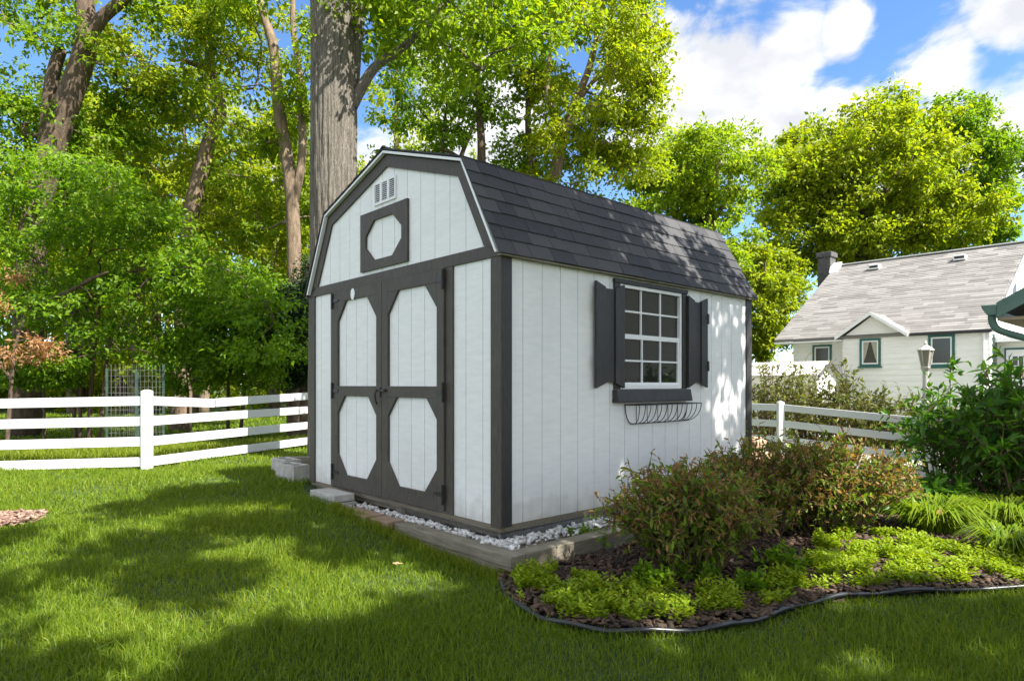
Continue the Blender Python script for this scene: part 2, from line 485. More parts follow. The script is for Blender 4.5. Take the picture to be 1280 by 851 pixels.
# driveway between the right fence and the house
dv = [sw(8.6, -12), sw(8.6, 9), sw(16.5, 9), sw(16.5, -12)]
nseg = 14
Vd = []
for i in range(nseg + 1):
    for j in range(nseg + 1):
        p = dv[0] + (dv[1] - dv[0]) * i / nseg + (dv[3] - dv[0]) * j / nseg
        Vd.append((p[0], p[1], float(hgt(*p)) + .03))
fd = [(i * (nseg + 1) + j, (i + 1) * (nseg + 1) + j, (i + 1) * (nseg + 1) + j + 1, i * (nseg + 1) + j + 1) for i in range(nseg) for j in range(nseg)]
tag(npmesh('driveway', np.array(Vd), np.array(fd), M['drive']), kind='structure')


# ================================================================ SHED
shed = empty('garden_shed', (SHED[0], SHED[1], 0), TH,
             'white barn-style garden shed with charcoal trim and dark gambrel shingle roof', 'shed')
ZB, ZE = .25, 2.25                                    # siding bottom, eave height
BRK, ZBR, ZP = .40, 3.0, 3.36                         # gambrel break inset and height, peak


def top(y):
    y = min(y, W - y)
    y = max(y, 0)
    return ZE + (ZBR - ZE) * y / BRK if y < BRK else ZBR + (ZP - ZBR) * (y - BRK) / (W / 2 - BRK)


def inset(p, d):
    return top(p) - d


mb = MB()
mb.box(.03, L - .03, .03, W - .03, .155, .248)
for k in range(3): pass
mb.box(-.006, .029, 0, W, .205, .247)
mb.box(.03, L, -.006, .029, .205, .247)
mb.build('floor_frame', M['rawwood2'], shed)
mb = MB()
for y in (.35, 1.45, 2.55): mb.box(.05, L - .05, y, y + .09, .06, .154)
mb.box(.012, .06, 1.28, 1.42, .09, .20)
mb.build('skid', M['rawwood2'], shed)


def strips(y0, y1, z0, zt, axis, out, inn, mb, holes=(), pitch=.2035, gap=.007):
    brk = [BRK, W / 2, W - BRK]
    e = list(np.arange(y0, y1 - .03, pitch)) + [y1]
    for a, b in zip(e[:-1], e[1:]):
        a2, b2 = a + gap / 2, b - gap / 2
        segs = [(z0, None)]
        for (h0, h1, hz0, hz1) in holes:
            if b2 > h0 and a2 < h1: segs = [(z0, hz0), (hz1, None)]
        for lo, hi in segs:
            parts = [(a2, b2)]
            if hi is not None or len(segs) == 2:
                for (h0, h1, hz0, hz1) in holes:
                    if a2 < h0 < b2:
                        mb.prism([(a2, hz0), (h0, hz0), (h0, hz1), (a2, hz1)], axis, out, inn) if lo == z0 else None
                    if a2 < h1 < b2:
                        mb.prism([(h1, hz0), (b2, hz0), (b2, hz1), (h1, hz1)], axis, out, inn) if lo == z0 else None
            T = (lambda y: hi) if hi is not None else zt
            pl = [(a2, lo), (b2, lo), (b2, T(b2))] + ([(q, T(q)) for q in brk[::-1] if a2 < q < b2] if hi is None else []) + [(a2, T(a2))]
            mb.prism(pl, axis, out, inn)


# front and back walls
mb = MB(); strips(0, W, ZB, lambda y: top(y) - .03, 'x', 0, .014, mb)
mb.prism([(0.02, ZB), (W - .02, ZB), (W - .02, ZE - .06), (W - BRK - .02, ZBR - .06), (W / 2, ZP - .06), (BRK + .02, ZBR - .06), (.02, ZE - .06)], 'x', .0105, .05)
mb.build('siding', M['white'], shed)
mb = MB(); strips(0, W, ZB, lambda y: top(y) - .03, 'x', L, L - .014, mb)
mb.prism([(0.02, ZB), (W - .02, ZB), (W - .02, ZE - .06), (W - BRK - .02, ZBR - .06), (W / 2, ZP - .06), (BRK + .02, ZBR - .06), (.02, ZE - .06)], 'x', L - .05, L - .0105)
mb.build('siding', M['white'], shed)
# side walls (right has the window)
WX0, WX1, WZ0, WZ1 = 1.36, 2.31, 1.235, 2.15
mb = MB(); strips(.016, L - .016, ZB, lambda y: ZE - .01, 'y', 0, .014, mb, [(WX0, WX1, WZ0, WZ1)])
for (a, b, c, d) in ((.02, WX0, ZB, ZE - .02), (WX1, L - .02, ZB, ZE - .02), (WX0, WX1, ZB, WZ0), (WX0, WX1, WZ1, ZE - .02)):
    mb.box(a, b, .0105, .05, c, d)
mb.build('siding', M['white'], shed)
mb = MB(); strips(.016, L - .016, ZB, lambda y: ZE - .01, 'y', W, W - .014, mb)
mb.box(.02, L - .02, W - .05, W - .0105, ZB, ZE - .02)
mb.build('siding', M['white'], shed)

# corner boards: a brown-grey face on the front, a darker one on the side
CT = .018
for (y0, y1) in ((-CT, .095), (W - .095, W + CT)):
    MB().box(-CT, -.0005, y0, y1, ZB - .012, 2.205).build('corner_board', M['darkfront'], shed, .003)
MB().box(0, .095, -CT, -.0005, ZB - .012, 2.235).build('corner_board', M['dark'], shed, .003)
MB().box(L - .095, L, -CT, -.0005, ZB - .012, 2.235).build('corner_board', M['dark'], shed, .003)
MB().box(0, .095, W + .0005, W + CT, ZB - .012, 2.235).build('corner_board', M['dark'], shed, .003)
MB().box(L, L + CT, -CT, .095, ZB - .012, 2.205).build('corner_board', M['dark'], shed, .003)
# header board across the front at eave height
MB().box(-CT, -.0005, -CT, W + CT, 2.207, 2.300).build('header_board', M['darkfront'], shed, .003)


# rake boards following the gambrel
def rake(d0, d1, x0, x1, off=0.0):
    """ring between profile lowered by d0 and d1 (perpendicular)"""
    prof = [(-.01, ZE - .02), (BRK, ZBR), (W / 2, ZP), (W - BRK, ZBR), (W + .01, ZE - .02)]

    def offp(d):
        out = []
        nrm = []
        for i in range(4):
            a = np.array(prof[i]); b = np.array(prof[i + 1]); t = (b - a) / np.linalg.norm(b - a)
            nrm.append((np.array([t[1], -t[0]]), a, t))
        for i in range(5):
            if i == 0:
                n, a, t = nrm[0]; p = a + n * d
                q = (2.302 if d > .05 else ZE - .02)
                p = p + t * ((q - p[1]) / t[1])
            elif i == 4:
                n, a, t = nrm[3]; p = a + n * d
                q = (2.302 if d > .05 else ZE - .02)
                p = p + t * ((q - p[1]) / t[1])
            else:
                n1, a1, t1 = nrm[i - 1]; n2, a2, t2 = nrm[i]
                A = np.array([t1, -t2]).T
                s = np.linalg.solve(A, (a2 + n2 * d) - (a1 + n1 * d))
                p = a1 + n1 * d + t1 * s[0]
            out.append(tuple(p))
        return out
    o, i_ = offp(d0), offp(d1)
    mb = MB()
    for k in range(4):
        mb.prism([o[k], o[k + 1], i_[k + 1], i_[k]], 'x', x0, x1)
    return mb


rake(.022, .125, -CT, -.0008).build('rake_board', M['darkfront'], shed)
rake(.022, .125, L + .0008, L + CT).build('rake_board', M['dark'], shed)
rake(-.006, .014, -.055, -.019).build('drip_edge', M['alu'], shed)
rake(-.006, .030, L + .019, L + .045).build('drip_edge', M['alu'], shed)

# roof: deck plus shingle courses
mb = MB()
prof = [(-.07, ZE - .115 + .012), (BRK, ZBR + .012), (W / 2, ZP + .012), (W - BRK, ZBR + .012), (W + .07, ZE - .115 + .012)]
slope = (ZBR - ZE) / BRK
prof[0] = (-.055, ZE + slope * -.055 + .07); prof[4] = (W + .055, prof[0][1])
rng = np.random.default_rng(3)


def slope_shingles(mb, a, b, courses, x0, x1, th=.010):
    a = np.array(a); b = np.array(b); d = b - a; ln = np.linalg.norm(d); t = d / ln
    n = np.array([-t[1], t[0]])
    if n[1] < 0: n = -n
    mb.prism([tuple(a), tuple(b), tuple(b + n * .006), tuple(a + n * .006)], 'x', x0, x1)
    ex = ln / courses
    for c in range(courses):
        p0 = a + t * (ex * c - .006); p1 = a + t * min(ex * (c + 1) + .02, ln)
        x = x0 - rng.uniform(0, .12)
        while x < x1:
            w = rng.choice([.16, .22, .26, .31]) * rng.uniform(.9, 1.1)
            xa, xb = max(x, x0 - .004), min(x + w - .004, x1 + .004)
            x += w
            if xb - xa < .02: continue
            k = th + rng.uniform(0, .005) + .006
            dn = rng.uniform(-.004, .006)
            mb.prism([tuple(p0 + t * dn + n * .0065), tuple(p1 + n * .0065), tuple(p1 + n * .009), tuple(p0 + t * dn + n * k)], 'x', xa, xb)


for k in range(2):
    q = prof if k == 0 else prof[::-1]
    slope_shingles(mb, q[0], q[1], 7, -.06, L + .055)
    slope_shingles(mb, q[1], q[2], 9, -.06, L + .055)
for x in np.arange(-.06, L + .0, .145):                 # ridge caps
    h = .03
    mb.prism([(W / 2 - .14, ZP - .025), (W / 2, ZP + .038), (W / 2 + .14, ZP - .025), (W / 2 + .14, ZP - .015), (W / 2, ZP + .050), (W / 2 - .14, ZP - .015)], 'x', x, min(x + .14, L + .055))
mb.build('roof', M['shingle'], shed, fix=True)
mb = MB()                                              # white eave strip
for y0, y1 in ((-.062, -.02), (W + .02, W + .062)):
    mb.box(-.05, L + .045, y0, y1, 2.203, 2.213)
mb.build('eave_strip', M['rawwood'], shed)

# gable ornament panel
gy0, gy1, gz0, gz1 = 1.19, 1.99, 2.335, 2.875
fr = MB(); fw, fh = .115, .085
iy0, iy1, iz0, iz1 = gy0 + fw * .8, gy1 - fw * .8, gz0 + fh, gz1 - fh
xa, xb = -.024, -.001
fr.box(xa, xb, gy0, gy1, gz0, iz0); fr.box(xa, xb, gy0, gy1, iz1, gz1)
fr.box(xa, xb, gy0, iy0, iz0, iz1); fr.box(xa, xb, iy1, gy1, iz0, iz1)
cy, cz = .15, .13
for (py, pz_, sy, sz) in ((iy0, iz0, 1, 1), (iy1, iz0, -1, 1), (iy0, iz1, 1, -1), (iy1, iz1, -1, -1)):
    fr.prism([(py, pz_), (py + sy * cy, pz_), (py, pz_ + sz * cz)], 'x', xa, xb)
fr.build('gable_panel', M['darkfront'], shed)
# gable vent
v = MB(); vy0, vy1, vz0, vz1 = 1.39, 1.76, 2.92, 3.125
yy = np.linspace(vy0, vy1, 4)
v.box(-.016, -.001, vy0, vy1, vz0, vz0 + .02); v.box(-.016, -.001, vy0, vy1, vz1 - .02, vz1)
for q in yy: v.box(-.016, -.001, max(vy0, q - .016), min(vy1, q + .016), vz0 + .02, vz1 - .02)
gv = v.build('gable_vent', M['alu'], shed)
v = MB()
for a, b in zip(yy[:-1], yy[1:]):
    for z in np.arange(vz0 + .026, vz1 - .03, .0175):
        v.loft([(-.012, a + .017, z), (-.012, b - .017, z), (-.003, b - .017, z + .012), (-.003, a + .017, z + .012)],
               [(-.0105, a + .017, z), (-.0105, b - .017, z), (-.0015, b - .017, z + .012), (-.0015, a + .017, z + .012)])
v.build('louver', M['alu'], gv)
MB().box(-.0014, -.0006, vy0 + .02, vy1 - .02, vz0 + .02, vz1 - .02).build('screen', M['black'], gv)

# doors
DZ0, DZ1 = .262, 2.203
MB().box(-.018, -.0005, .555, .645, ZB - .0, 2.205).build('door_casing', M['darkfront'], shed, .002)
MB().box(-.018, -.0005, 2.525, 2.60, ZB - .0, 2.205).build('door_casing', M['darkfront'], shed, .002)


def door(y0, y1, hinge_y, hdir):
    d = MB()
    st = .095
    xo = -.014
    strips(y0 + st, y1 - st, DZ0 + .06, lambda y: DZ1 - .06, 'x', -.012, -.001, d, pitch=.2)
    D = d.build('door', M['white'], shed)
    f = MB(); xa, xb = -.036, -.0125
    m0, m1 = 1.165, 1.262
    t0 = DZ1 - .105; b1 = DZ0 + .13
    f.box(xa, xb, y0, y0 + st, DZ0, DZ1); f.box(xa, xb, y1 - st, y1, DZ0, DZ1)
    f.box(xa, xb, y0 + st, y1 - st, t0, DZ1); f.box(xa, xb, y0 + st, y1 - st, m0, m1); f.box(xa, xb, y0 + st, y1 - st, DZ0, b1)
    c, cz = .17, .20
    a, b = y0 + st, y1 - st
    for (py, pz_, sy, sz) in ((a, t0, 1, -1), (b, t0, -1, -1), (a, m0, 1, -1), (b, m0, -1, -1), (a, b1, 1, 1), (b, b1, -1, 1)):
        k = 1.0 if sz > 0 or pz_ == t0 else .85
        f.prism([(py, pz_), (py + sy * c * k, pz_), (py, pz_ + sz * cz * k)], 'x', xa, xb)
    f.build('door_frame', M['darkfront'], D, .0025)
    for hz in (DZ0 + .14, 1.215, DZ1 - .09):
        h = MB()
        h.box(-.046, -.0365, hinge_y - .014, hinge_y + .014, hz - .075, hz + .075)
        e = hinge_y + hdir * .12
        h.prism([(hinge_y + hdir * .015, hz - .022), (e, hz - .009), (e, hz + .009), (hinge_y + hdir * .015, hz + .022)], 'x', -.044, -.0365)
        h.tube([(-.05, hinge_y, hz - .08), (-.05, hinge_y, hz + .08)], .008, 8)
        h.build('hinge', M['black'], D)
    return D


DM = 1.585
dr = door(.648, DM - .003, .648, 1)
dl = door(DM + .003, 2.522, 2.522, -1)
h = MB()
h.box(-.044, -.0365, DM + .018, DM + .052, 1.16, 1.25)
h.tube([(-.05, DM + .035, 1.225), (-.075, DM + .035, 1.22), (-.085, DM + .035, 1.19), (-.078, DM + .035, 1.13), (-.062, DM + .035, 1.10)], .009, 8)
h.tube([(-.036, DM - .07, 1.225), (-.062, DM - .07, 1.225)], .012, 8)
h.box(-.062, -.050, DM - .09, DM + .05, 1.215, 1.232)
h.build('door_handle', M['black'], dl)
b = MB()
b.prism([(2.11 + .038 * math.cos(t), 2.145 + .055 * math.sin(t)) for t in np.linspace(0, 2 * math.pi, 20, endpoint=False)], 'x', -.042, -.0365)
b.build('badge', M['alu'], dl, .002)

# window
win = MB()
fo = .03
ya, yb = -.012, .03
win.box(WX0 + .002, WX0 + fo, ya, yb, WZ0 + .002, WZ1 - .002); win.box(WX1 - fo, WX1 - .002, ya, yb, WZ0 + .002, WZ1 - .002)
win.box(WX0 + fo, WX1 - fo, ya, yb, WZ1 - fo, WZ1 - .002); win.box(WX0 + fo, WX1 - fo, ya - .012, yb, WZ0 + .002, WZ0 + .04)
wn = win.build('window', M['alu'], shed, .002)
zm = (WZ0 + WZ1) / 2 + .005
s_ = MB()
s_.box(WX0 + fo, WX1 - fo, -.004, .026, zm - .02, zm + .022)
s_.build('meeting_rail', M['alu'], wn)
for (z0, z1, yp, inx) in ((zm + .022, WZ1 - fo, .014, .0), (WZ0 + .04, zm - .02, .008, .022)):
    g = MB(); x0, x1 = WX0 + fo, WX1 - fo
    if inx:
        g.box(x0, x0 + inx, -.002, .020, z0, z1); g.box(x1 - inx, x1, -.002, .020, z0, z1); g.box(x0 + inx, x1 - inx, -.002, .020, z0, z0 + .02)
        x0 += inx; x1 -= inx; z0 += .02
    for k in (1, 2):
        xk = x0 + (x1 - x0) * k / 3
        g.box(xk - .008, xk + .008, yp - .010, yp + .004, z0, z1)
    zk = (z0 + z1) / 2
    for k in range(3):
        xa_ = x0 + (x1 - x0) * k / 3 + (.008 if k else 0); xb_ = x0 + (x1 - x0) * (k + 1) / 3 - (.008 if k < 2 else 0)
        g.box(xa_, xb_, yp - .010, yp + .004, zk - .008, zk + .008)
    g.build('sash', M['alu'], wn)
    MB().box(x0 - .001, x1 + .001, yp + .005, yp + .009, z0 - .001, z1 + .001).build('pane', M['glass'], wn)
MB().box(WX0 - .06, WX1 + .06, .032, .035, WZ0 - .02, WZ1 + .02).build('backing', M['black'], wn)
t = MB()
t.box(WX0 - .085, WX1 + .085, -.03, -.0006, WZ1 + .001, 2.188)
t.box(WX1 + .001, WX1 + .08, -.022, -.0006, WZ0, WZ1); t.box(WX0 - .08, WX0 - .001, -.022, -.0006, WZ0, WZ1)
t.build('window_trim', M['dark'], shed, .003)
t = MB()
t.prism([(-.0006, 1.232), (-.055, 1.232), (-.075, 1.135), (-.075, 1.120), (-.0006, 1.120)], 'x', WX0 - .09, WX1 + .09)
t.build('window_sill', M['dark'], shed, .003)
for (x0, x1, hx) in ((1.005, 1.385, 1.005), (2.375, 2.72, 2.72)):
    s_ = MB(); n3 = (x1 - x0) / 3
    for k, (ta, tb) in enumerate(((.05, 0.008), (.0, .0), (.008, .05))):
        xa, xb = x0 + n3 * k + .002, x0 + n3 * (k + 1) - .002
        za, zb = 1.225, 2.085
        yq = -.050 if k != 1 else -.036
        s_.prism([(xa, za + .07 - ta), (xb, za + .07 - tb), (xb, zb - .0 + tb), (xa, zb + ta)], 'y', yq, -.024)
    for z in (1.42, 1.92): s_.box(x0 + .03, x1 - .03, -.0235, -.001, z, z + .07)
    so = s_.build('shutter', M['dark'], shed, .002)
    for z in (1.46, 1.93):
        MB().box(hx - .016, hx + .016, -.056, -.0485, z - .05, z + .05).build('hinge', M['black'], so)

# wire mesh skirt under the walls
mb = MB()
def skirt(p0, p1, n):
    p0 = np.array(p0); p1 = np.array(p1)
    for k in range(n):
        a = p0 + (p1 - p0) * k / n
        b = p0 + (p1 - p0) * min(k + 3, n) / n
        mb.tube([(a[0], a[1], .11), (b[0], b[1], .215)], .0018, 3, False)
        mb.tube([(b[0], b[1], .11), (a[0], a[1], .215)], .0018, 3, False)
skirt((.02, -.012), (L, -.012), 110); skirt((-.012, -.01), (-.012, 1.3), 40)
mb.build('wire_skirt', M['wire'], shed)
mb = MB()
mb.box(-.004, 3.6, -.004, 0.02, .06, .19)
mb.box(-.004, .5, -.004, 0.0, .06, .19)
mb.build('skirt_board', pm('grey_skirt', (.11, .115, .12), (.19, .195, .20), 20, .9), shed)

# wire basket hanging below the sill
bk = empty('wire_planter_basket', tuple(sw(1.9, 0)) + (1.1,), TH, 'black wire hay-rack planter basket hanging empty below the shed window', 'planter')
mb = MB(); bx0, bx1, dep, bh = -.47, .50, .17, .17
r = .0045
mb.tube([(bx0, -.012, 0), (bx1, -.012, 0)], .006, 6)
mb.tube([(bx0, -.012, 0), (bx0, -dep, 0), (bx1, -dep, 0), (bx1, -.012, 0)], .005, 6)
mb.tube([(bx0 + .09, -.02, -bh), (bx1 - .09, -.02, -bh)], .005, 6)
for e0, sg in ((bx0, 1), (bx1, -1)):
    mb.tube([(e0 + sg * .10 * (1 - math.cos(a)), -.014, -bh * math.sin(a)) for a in np.linspace(0, math.pi / 2, 8)], .005, 6)
mb.build('rim', M['black'], bk)
mb = MB()
for k in range(13):
    x = bx0 + (bx1 - bx0) * k / 12
    e = x + (.09 if k == 0 else -.09 if k == 12 else .05 if k == 1 else -.05 if k == 11 else 0)
    pts = [(x + (e - x) * (1 - math.cos(a)), -.02 - (dep - .02) * math.cos(a) ** .8, -bh * math.sin(a)) for a in np.linspace(0, math.pi / 2 - .001, 9)]
    pts.append((e, -.012, -bh)) if False else None
    mb.tube(pts, r * .8, 5)
    if k % 2 == 0 and 0 < k < 12: mb.tube([(x, -.012, 0), (e, -.016, -bh)], r * .7, 5)
mb.build('hoop', M['black'], bk)

# ---------------------------------------------------------------- edging timbers, stones, blocks
def lbox(name, x0, x1, y0, y1, z0, z1, mat, label, cat, group=None, bevel=.006, rz=0.0):
    cx, cy = (x0 + x1) / 2, (y0 + y1) / 2
    p = sw(cx, cy)
    o = MB().box(x0 - cx, x1 - cx, y0 - cy, y1 - cy, 0, z1 - z0).build(name, mat, None, bevel)
    o.location = (p[0], p[1], z0); o.rotation_euler = (0, 0, TH + rz)
    return tag(o, label, cat, group)


RWY = pm('grey_weathered_timber_across', (.145, .128, .092), (.265, .238, .178), 5, .8, .8, 30, (9, 1.2, 9), bdist=.006, patch=((.11, .11, .06), 2.0, .7))
lbox('landscape_timber', -.28, -.15, -.42, .98, .085, .16, RWY, 'upper grey timber edging the gravel along the front of the shed', 'timber')
lbox('landscape_timber', -.275, -.155, -.415, .75, -.02, .082, RWY, 'lower front timber at lawn level beneath the shed corner', 'timber')
lbox('landscape_timber', -.147, 2.3, -.42, -.29, .0, .16, M['rawwood'], 'grey timber between the gravel strip and the mulch beside the shed', 'timber')
lbox('landscape_timber', 2.305, 4.0, -.42, -.29, .0, .155, M['rawwood'], 'far grey side timber hidden behind the reddish shrubs', 'timber')
for k, (x0, x1, y0, y1, z, rz, lb) in enumerate((
        (-.33, -.16, 1.02, 1.28, .165, .05, 'brown paver next to the end of the front timber'),
        (-.36, -.17, 1.31, 1.55, .172, -.06, 'orange-brown paver in front of the shed doors'),
        (-.33, -.17, 1.57, 1.76, .17, .03, 'small brown paver between the orange paver and the block step'),
        (-.38, -.20, 1.79, 1.95, .165, .10, 'brown paver against the concrete block step'))):
    lbox('paver_stone', x0, x1, y0, y1, z - .06, z, M['paver'], lb, 'paver', 'pavers along the shed front', .008, rz)
lbox('concrete_slab', -.31, -.09, 1.97, 2.47, .115, .180, M['concrete'], 'lower concrete slab of the step at the shed doors', 'slab', None, .006)
lbox('concrete_slab', -.305, -.095, 1.975, 2.46, .188, .255, M['concrete'], 'upper concrete slab of the step at the shed doors', 'slab', None, .006, .02)


def cinder(loc, rz, label):
    bm_ = MB(); l, w, h, t = .40, .195, .19, .034
    bm_.box(0, l, 0, t, 0, h); bm_.box(0, l, w - t, w, 0, h)
    for x in (0, l / 2 - t / 2, l - t): bm_.box(x, x + t, t, w - t, 0, h)
    o = bm_.build('cinder_block', M['concrete'], None, .004)
    o.location = loc; o.rotation_euler = (0, 0, rz)
    return tag(o, label, 'concrete block', 'cinder blocks beside the shed')


p = GP(368, 592, .14)
cinder((-2.27, 7.28, .19), TH + math.pi / 2 + .1, 'cinder block nearest the left corner of the shed')
cinder((-2.50, 7.70, .20), TH + math.pi / 2 + .02, 'cinder block set behind the first one, further from the shed corner')
o = MB().box(0, 1.2, 0, .12, 0, .16).build('landscape_timber', M['rawwood'], None, .006)
o.location = (-2.85, 8.15, .20); o.rotation_euler = (0, 0, .12)
tag(o, 'pale timber lying behind the cinder blocks left of the shed', 'timber')


# marble chips
def chips(name, pts, size, flat, mat, seed, thick=.6, kind='stuff'):
    rng = np.random.default_rng(seed); n = len(pts)
    cube = np.array([(x, y, z) for x in (-1, 1) for y in (-1, 1) for z in (-1, 1)], float) * .5
    V = cube[None] * (1 + rng.uniform(-.45, .25, (n, 8, 3)))
    s = size * rng.uniform(.35, 1.35, (n, 1, 1))
    V = V * s * np.concatenate([np.ones((n, 1, 1)), rng.uniform(.28, .65, (n, 1, 1)), rng.uniform(.5, 1, (n, 1, 1)) * thick], 2)
    a = rng.uniform(0, 2 * math.pi, n); tl = rng.normal(0, flat, n)
    ca, sa = np.cos(a), np.sin(a); ct, st = np.cos(tl), np.sin(tl)
    x = V[..., 0] * ct[:, None] - V[..., 2] * st[:, None]; z = V[..., 0] * st[:, None] + V[..., 2] * ct[:, None]
    y = V[..., 1]
    V = np.stack([x * ca[:, None] - y * sa[:, None], x * sa[:, None] + y * ca[:, None], z], -1) + pts[:, None]
    f = np.array([(0, 1, 3, 2), (4, 6, 7, 5), (0, 4, 5, 1), (2, 3, 7, 6), (0, 2, 6, 4), (1, 5, 7, 3)])
    Fc = (np.arange(n)[:, None, None] * 8 + f[None]).reshape(-1, 4)
    return tag(npmesh(name, V.reshape(-1, 3), Fc, mat), kind=kind)


rng = np.random.default_rng(5)
pts = []
for _ in range(800):                                   # side strip
    lx = rng.uniform(-.12, 3.5); ly = -.03 - abs(rng.normal(0, .075))
    if ly > -.27: pts.append((*sw(lx, ly), pz + .012 + max(0, .03 * (1 + ly / .2)) * rng.random()))
for _ in range(480):                                    # front strip
    ly = rng.uniform(-.25, 2.7); lx = -.02 - abs(rng.normal(0, .055))
    if lx > -.2 and not (1.95 < ly < 2.5 and lx < -.06): pts.append((*sw(lx, ly), pz + .012 + .02 * rng.random()))
chips('white_gravel', np.array(pts), .046, .4, M['marble'], 9)


# mulch chips
def rand_in(poly, n, rng):
    P = np.array(poly); a = P.min(0); b = P.max(0); out = []
    q = rng.uniform(a, b, (n * 5, 2)); q = q[inpoly(q[:, 0], q[:, 1], poly)]
    return q[:n]


q = rand_in(BED, 30000, rng)
q = q[q[:, 1] < 7.2]
pts = np.column_stack([q, hgt(q[:, 0], q[:, 1]) + .045 + .02 * rng.random(len(q))])
chips('bark_mulch', pts, .046, .35, M['chip'], 4, .3)
q = rand_in(RING, 500, rng)
chips('bark_mulch', np.column_stack([q, hgt(q[:, 0], q[:, 1]) + .04 + .015 * rng.random(len(q))]), .05, .3, M['palechip'], 6, .3)

# black edging
ep = [np.array([*TC, .02]) + np.array([.0, -.02, 0])] + [np.array([p[0], p[1], float(hgt(*p)) + .04]) for p in EDGE]
pp, rr_ = smoothpath(ep, [.02] * len(ep), 6)
for i_, p_ in enumerate(pp): p_[2] += .008 * math.sin(i_ * .9)
tag(MB().tube(pp, .014, 8).build('bed_edging', M['hose'], smooth=True), 'black plastic edging strip curving between the lawn and the mulch bed', 'garden edging')


# ================================================================ GRASS
def blades(name, q, h, w, mat, seed, lean=.5, parent=None, z=None):
    rng = np.random.default_rng(seed); n = len(q)
    z = hgt(q[:, 0], q[:, 1]) if z is None else z
    P = np.column_stack([q, z - .004])
    a = rng.uniform(0, 2 * math.pi, n); d = np.column_stack([np.cos(a), np.sin(a), np.zeros(n)])
    b = rng.uniform(0, 2 * math.pi, n); sd = np.column_stack([np.cos(b), np.sin(b), np.zeros(n)])
    h = (h * rng.uniform(.55, 1.25, n))[:, None]; w = (w * rng.uniform(.7, 1.3, n))[:, None]
    ln = np.abs(rng.normal(0, lean, n))[:, None]
    up = np.array([0, 0, 1.0])
    m = P + up * h * .55 + d * h * ln * .28
    t = P + up * h * (1 - .25 * np.minimum(ln, 1.2)) + d * h * ln * .95
    V = np.stack([P - sd * w, P + sd * w, m + sd * w * .8, m - sd * w * .8, t + sd * w * .12, t - sd * w * .12], 1).reshape(-1, 3)
    k = np.arange(n)[:, None] * 6
    Fc = np.concatenate([k + np.array([[0, 1, 2, 3]]), k + np.array([[3, 2, 4, 5]])], 0)
    return npmesh(name, V, Fc, mat, parent)


rng = np.random.default_rng(11)
BEDP = BED
fl = [(-12.5, 8.15), (-4.95, 8.8), (-3.6, 11.6), (-2.8, 13.2)]     # left fence line


def lawn_points(y0, y1, dens):
    xm = .82 * y1 + 2.3
    n = int(dens * 2 * xm * (y1 - y0))
    q = np.column_stack([rng.uniform(-xm, xm, n), rng.uniform(y0, y1, n)])
    ok = (np.abs(q[:, 0]) < .82 * q[:, 1] + 2.3) & ~inpoly(q[:, 0], q[:, 1], BEDP) & ~inpoly(q[:, 0], q[:, 1], PAD) & ~inpoly(q[:, 0], q[:, 1], RING)
    # thin patches
    th = .5 + .5 * np.sin(q[:, 0] * 2.3 + 1.3 * np.sin(q[:, 1] * 1.7)) * np.cos(q[:, 1] * 2.9 + q[:, 0])
    ok &= rng.random(n) < .72 + .28 * th
    return q[ok]


qs = []; hs = []; ws = []
for (a, b, dn, h, w) in ((1.6, 2.3, 5000, .06, .0026), (2.3, 3.4, 10500, .058, .0021), (3.4, 4.6, 7500, .058, .0025), (4.6, 6.2, 5000, .058, .0031), (6.2, 9, 2600, .058, .0043), (9, 13, 900, .066, .007), (13, 24, 160, .09, .016)):
    q = lawn_points(a, b, dn)
    qs.append(q); hs.append(np.full(len(q), h)); ws.append(np.full(len(q), w))
q = np.concatenate(qs); hs = np.concatenate(hs); ws = np.concatenate(ws)
hs *= np.where(np.random.default_rng(8).random(len(hs)) < .02, 1.7, 1.0)
hs *= 1 + .45 * (np.sin(q[:, 0] * 3.1 + np.sin(q[:, 1] * 2.3)) * np.sin(q[:, 1] * 3.7 + q[:, 0] * 1.1))
tag(blades('lawn_grass', q, hs, ws, M['grass'], 12, .75), kind='stuff')
# tall grass behind and below the left fence, and against the timbers
n = 26000
t = rng.random(n)
q1 = np.column_stack([-9 + 6.5 * rng.random(n), np.zeros(n)])
fx = np.interp(q1[:, 0], [p[0] for p in fl], [p[1] for p in fl])
q1[:, 1] = fx + .12 + 2.5 * rng.random(n)
e = []
for _ in range(2600):
    ly = rng.uniform(-.45, 1.9); e.append(sw(-.31 - abs(rng.normal(0, .05)), ly))
q = np.concatenate([q1, np.array(e)])
hh = np.concatenate([np.full(n, .17), np.full(len(e), .085)])
wd = np.concatenate([np.full(n, .008), np.full(len(e), .003)])
tag(blades('tall_grass', q, hh, wd, M['tallgrass'], 13, .5), kind='stuff')
# dry leaf on the lawn
p = GP(495, 716, .05)
V, Fc = leafgeo(np.array([[0, 0, 0.05], [0, 0, .05], [0, 0, .05]]), np.array([[1, .3, .2], [.2, 1, .3], [-.6, .6, .25]]), np.array([[0, 0, 1.]] * 3), [.05, .045, .04], [.03, .027, .027], True)
o = npmesh('fallen_leaf', V, Fc, pm('dry_leaf', (.24, .16, .08), (.34, .24, .12), 20, .8)); o.location = (p[0], p[1], float(hgt(*p)) + .005)
tag(o, 'dry tan fallen leaf lying on the shaded lawn', 'leaf')


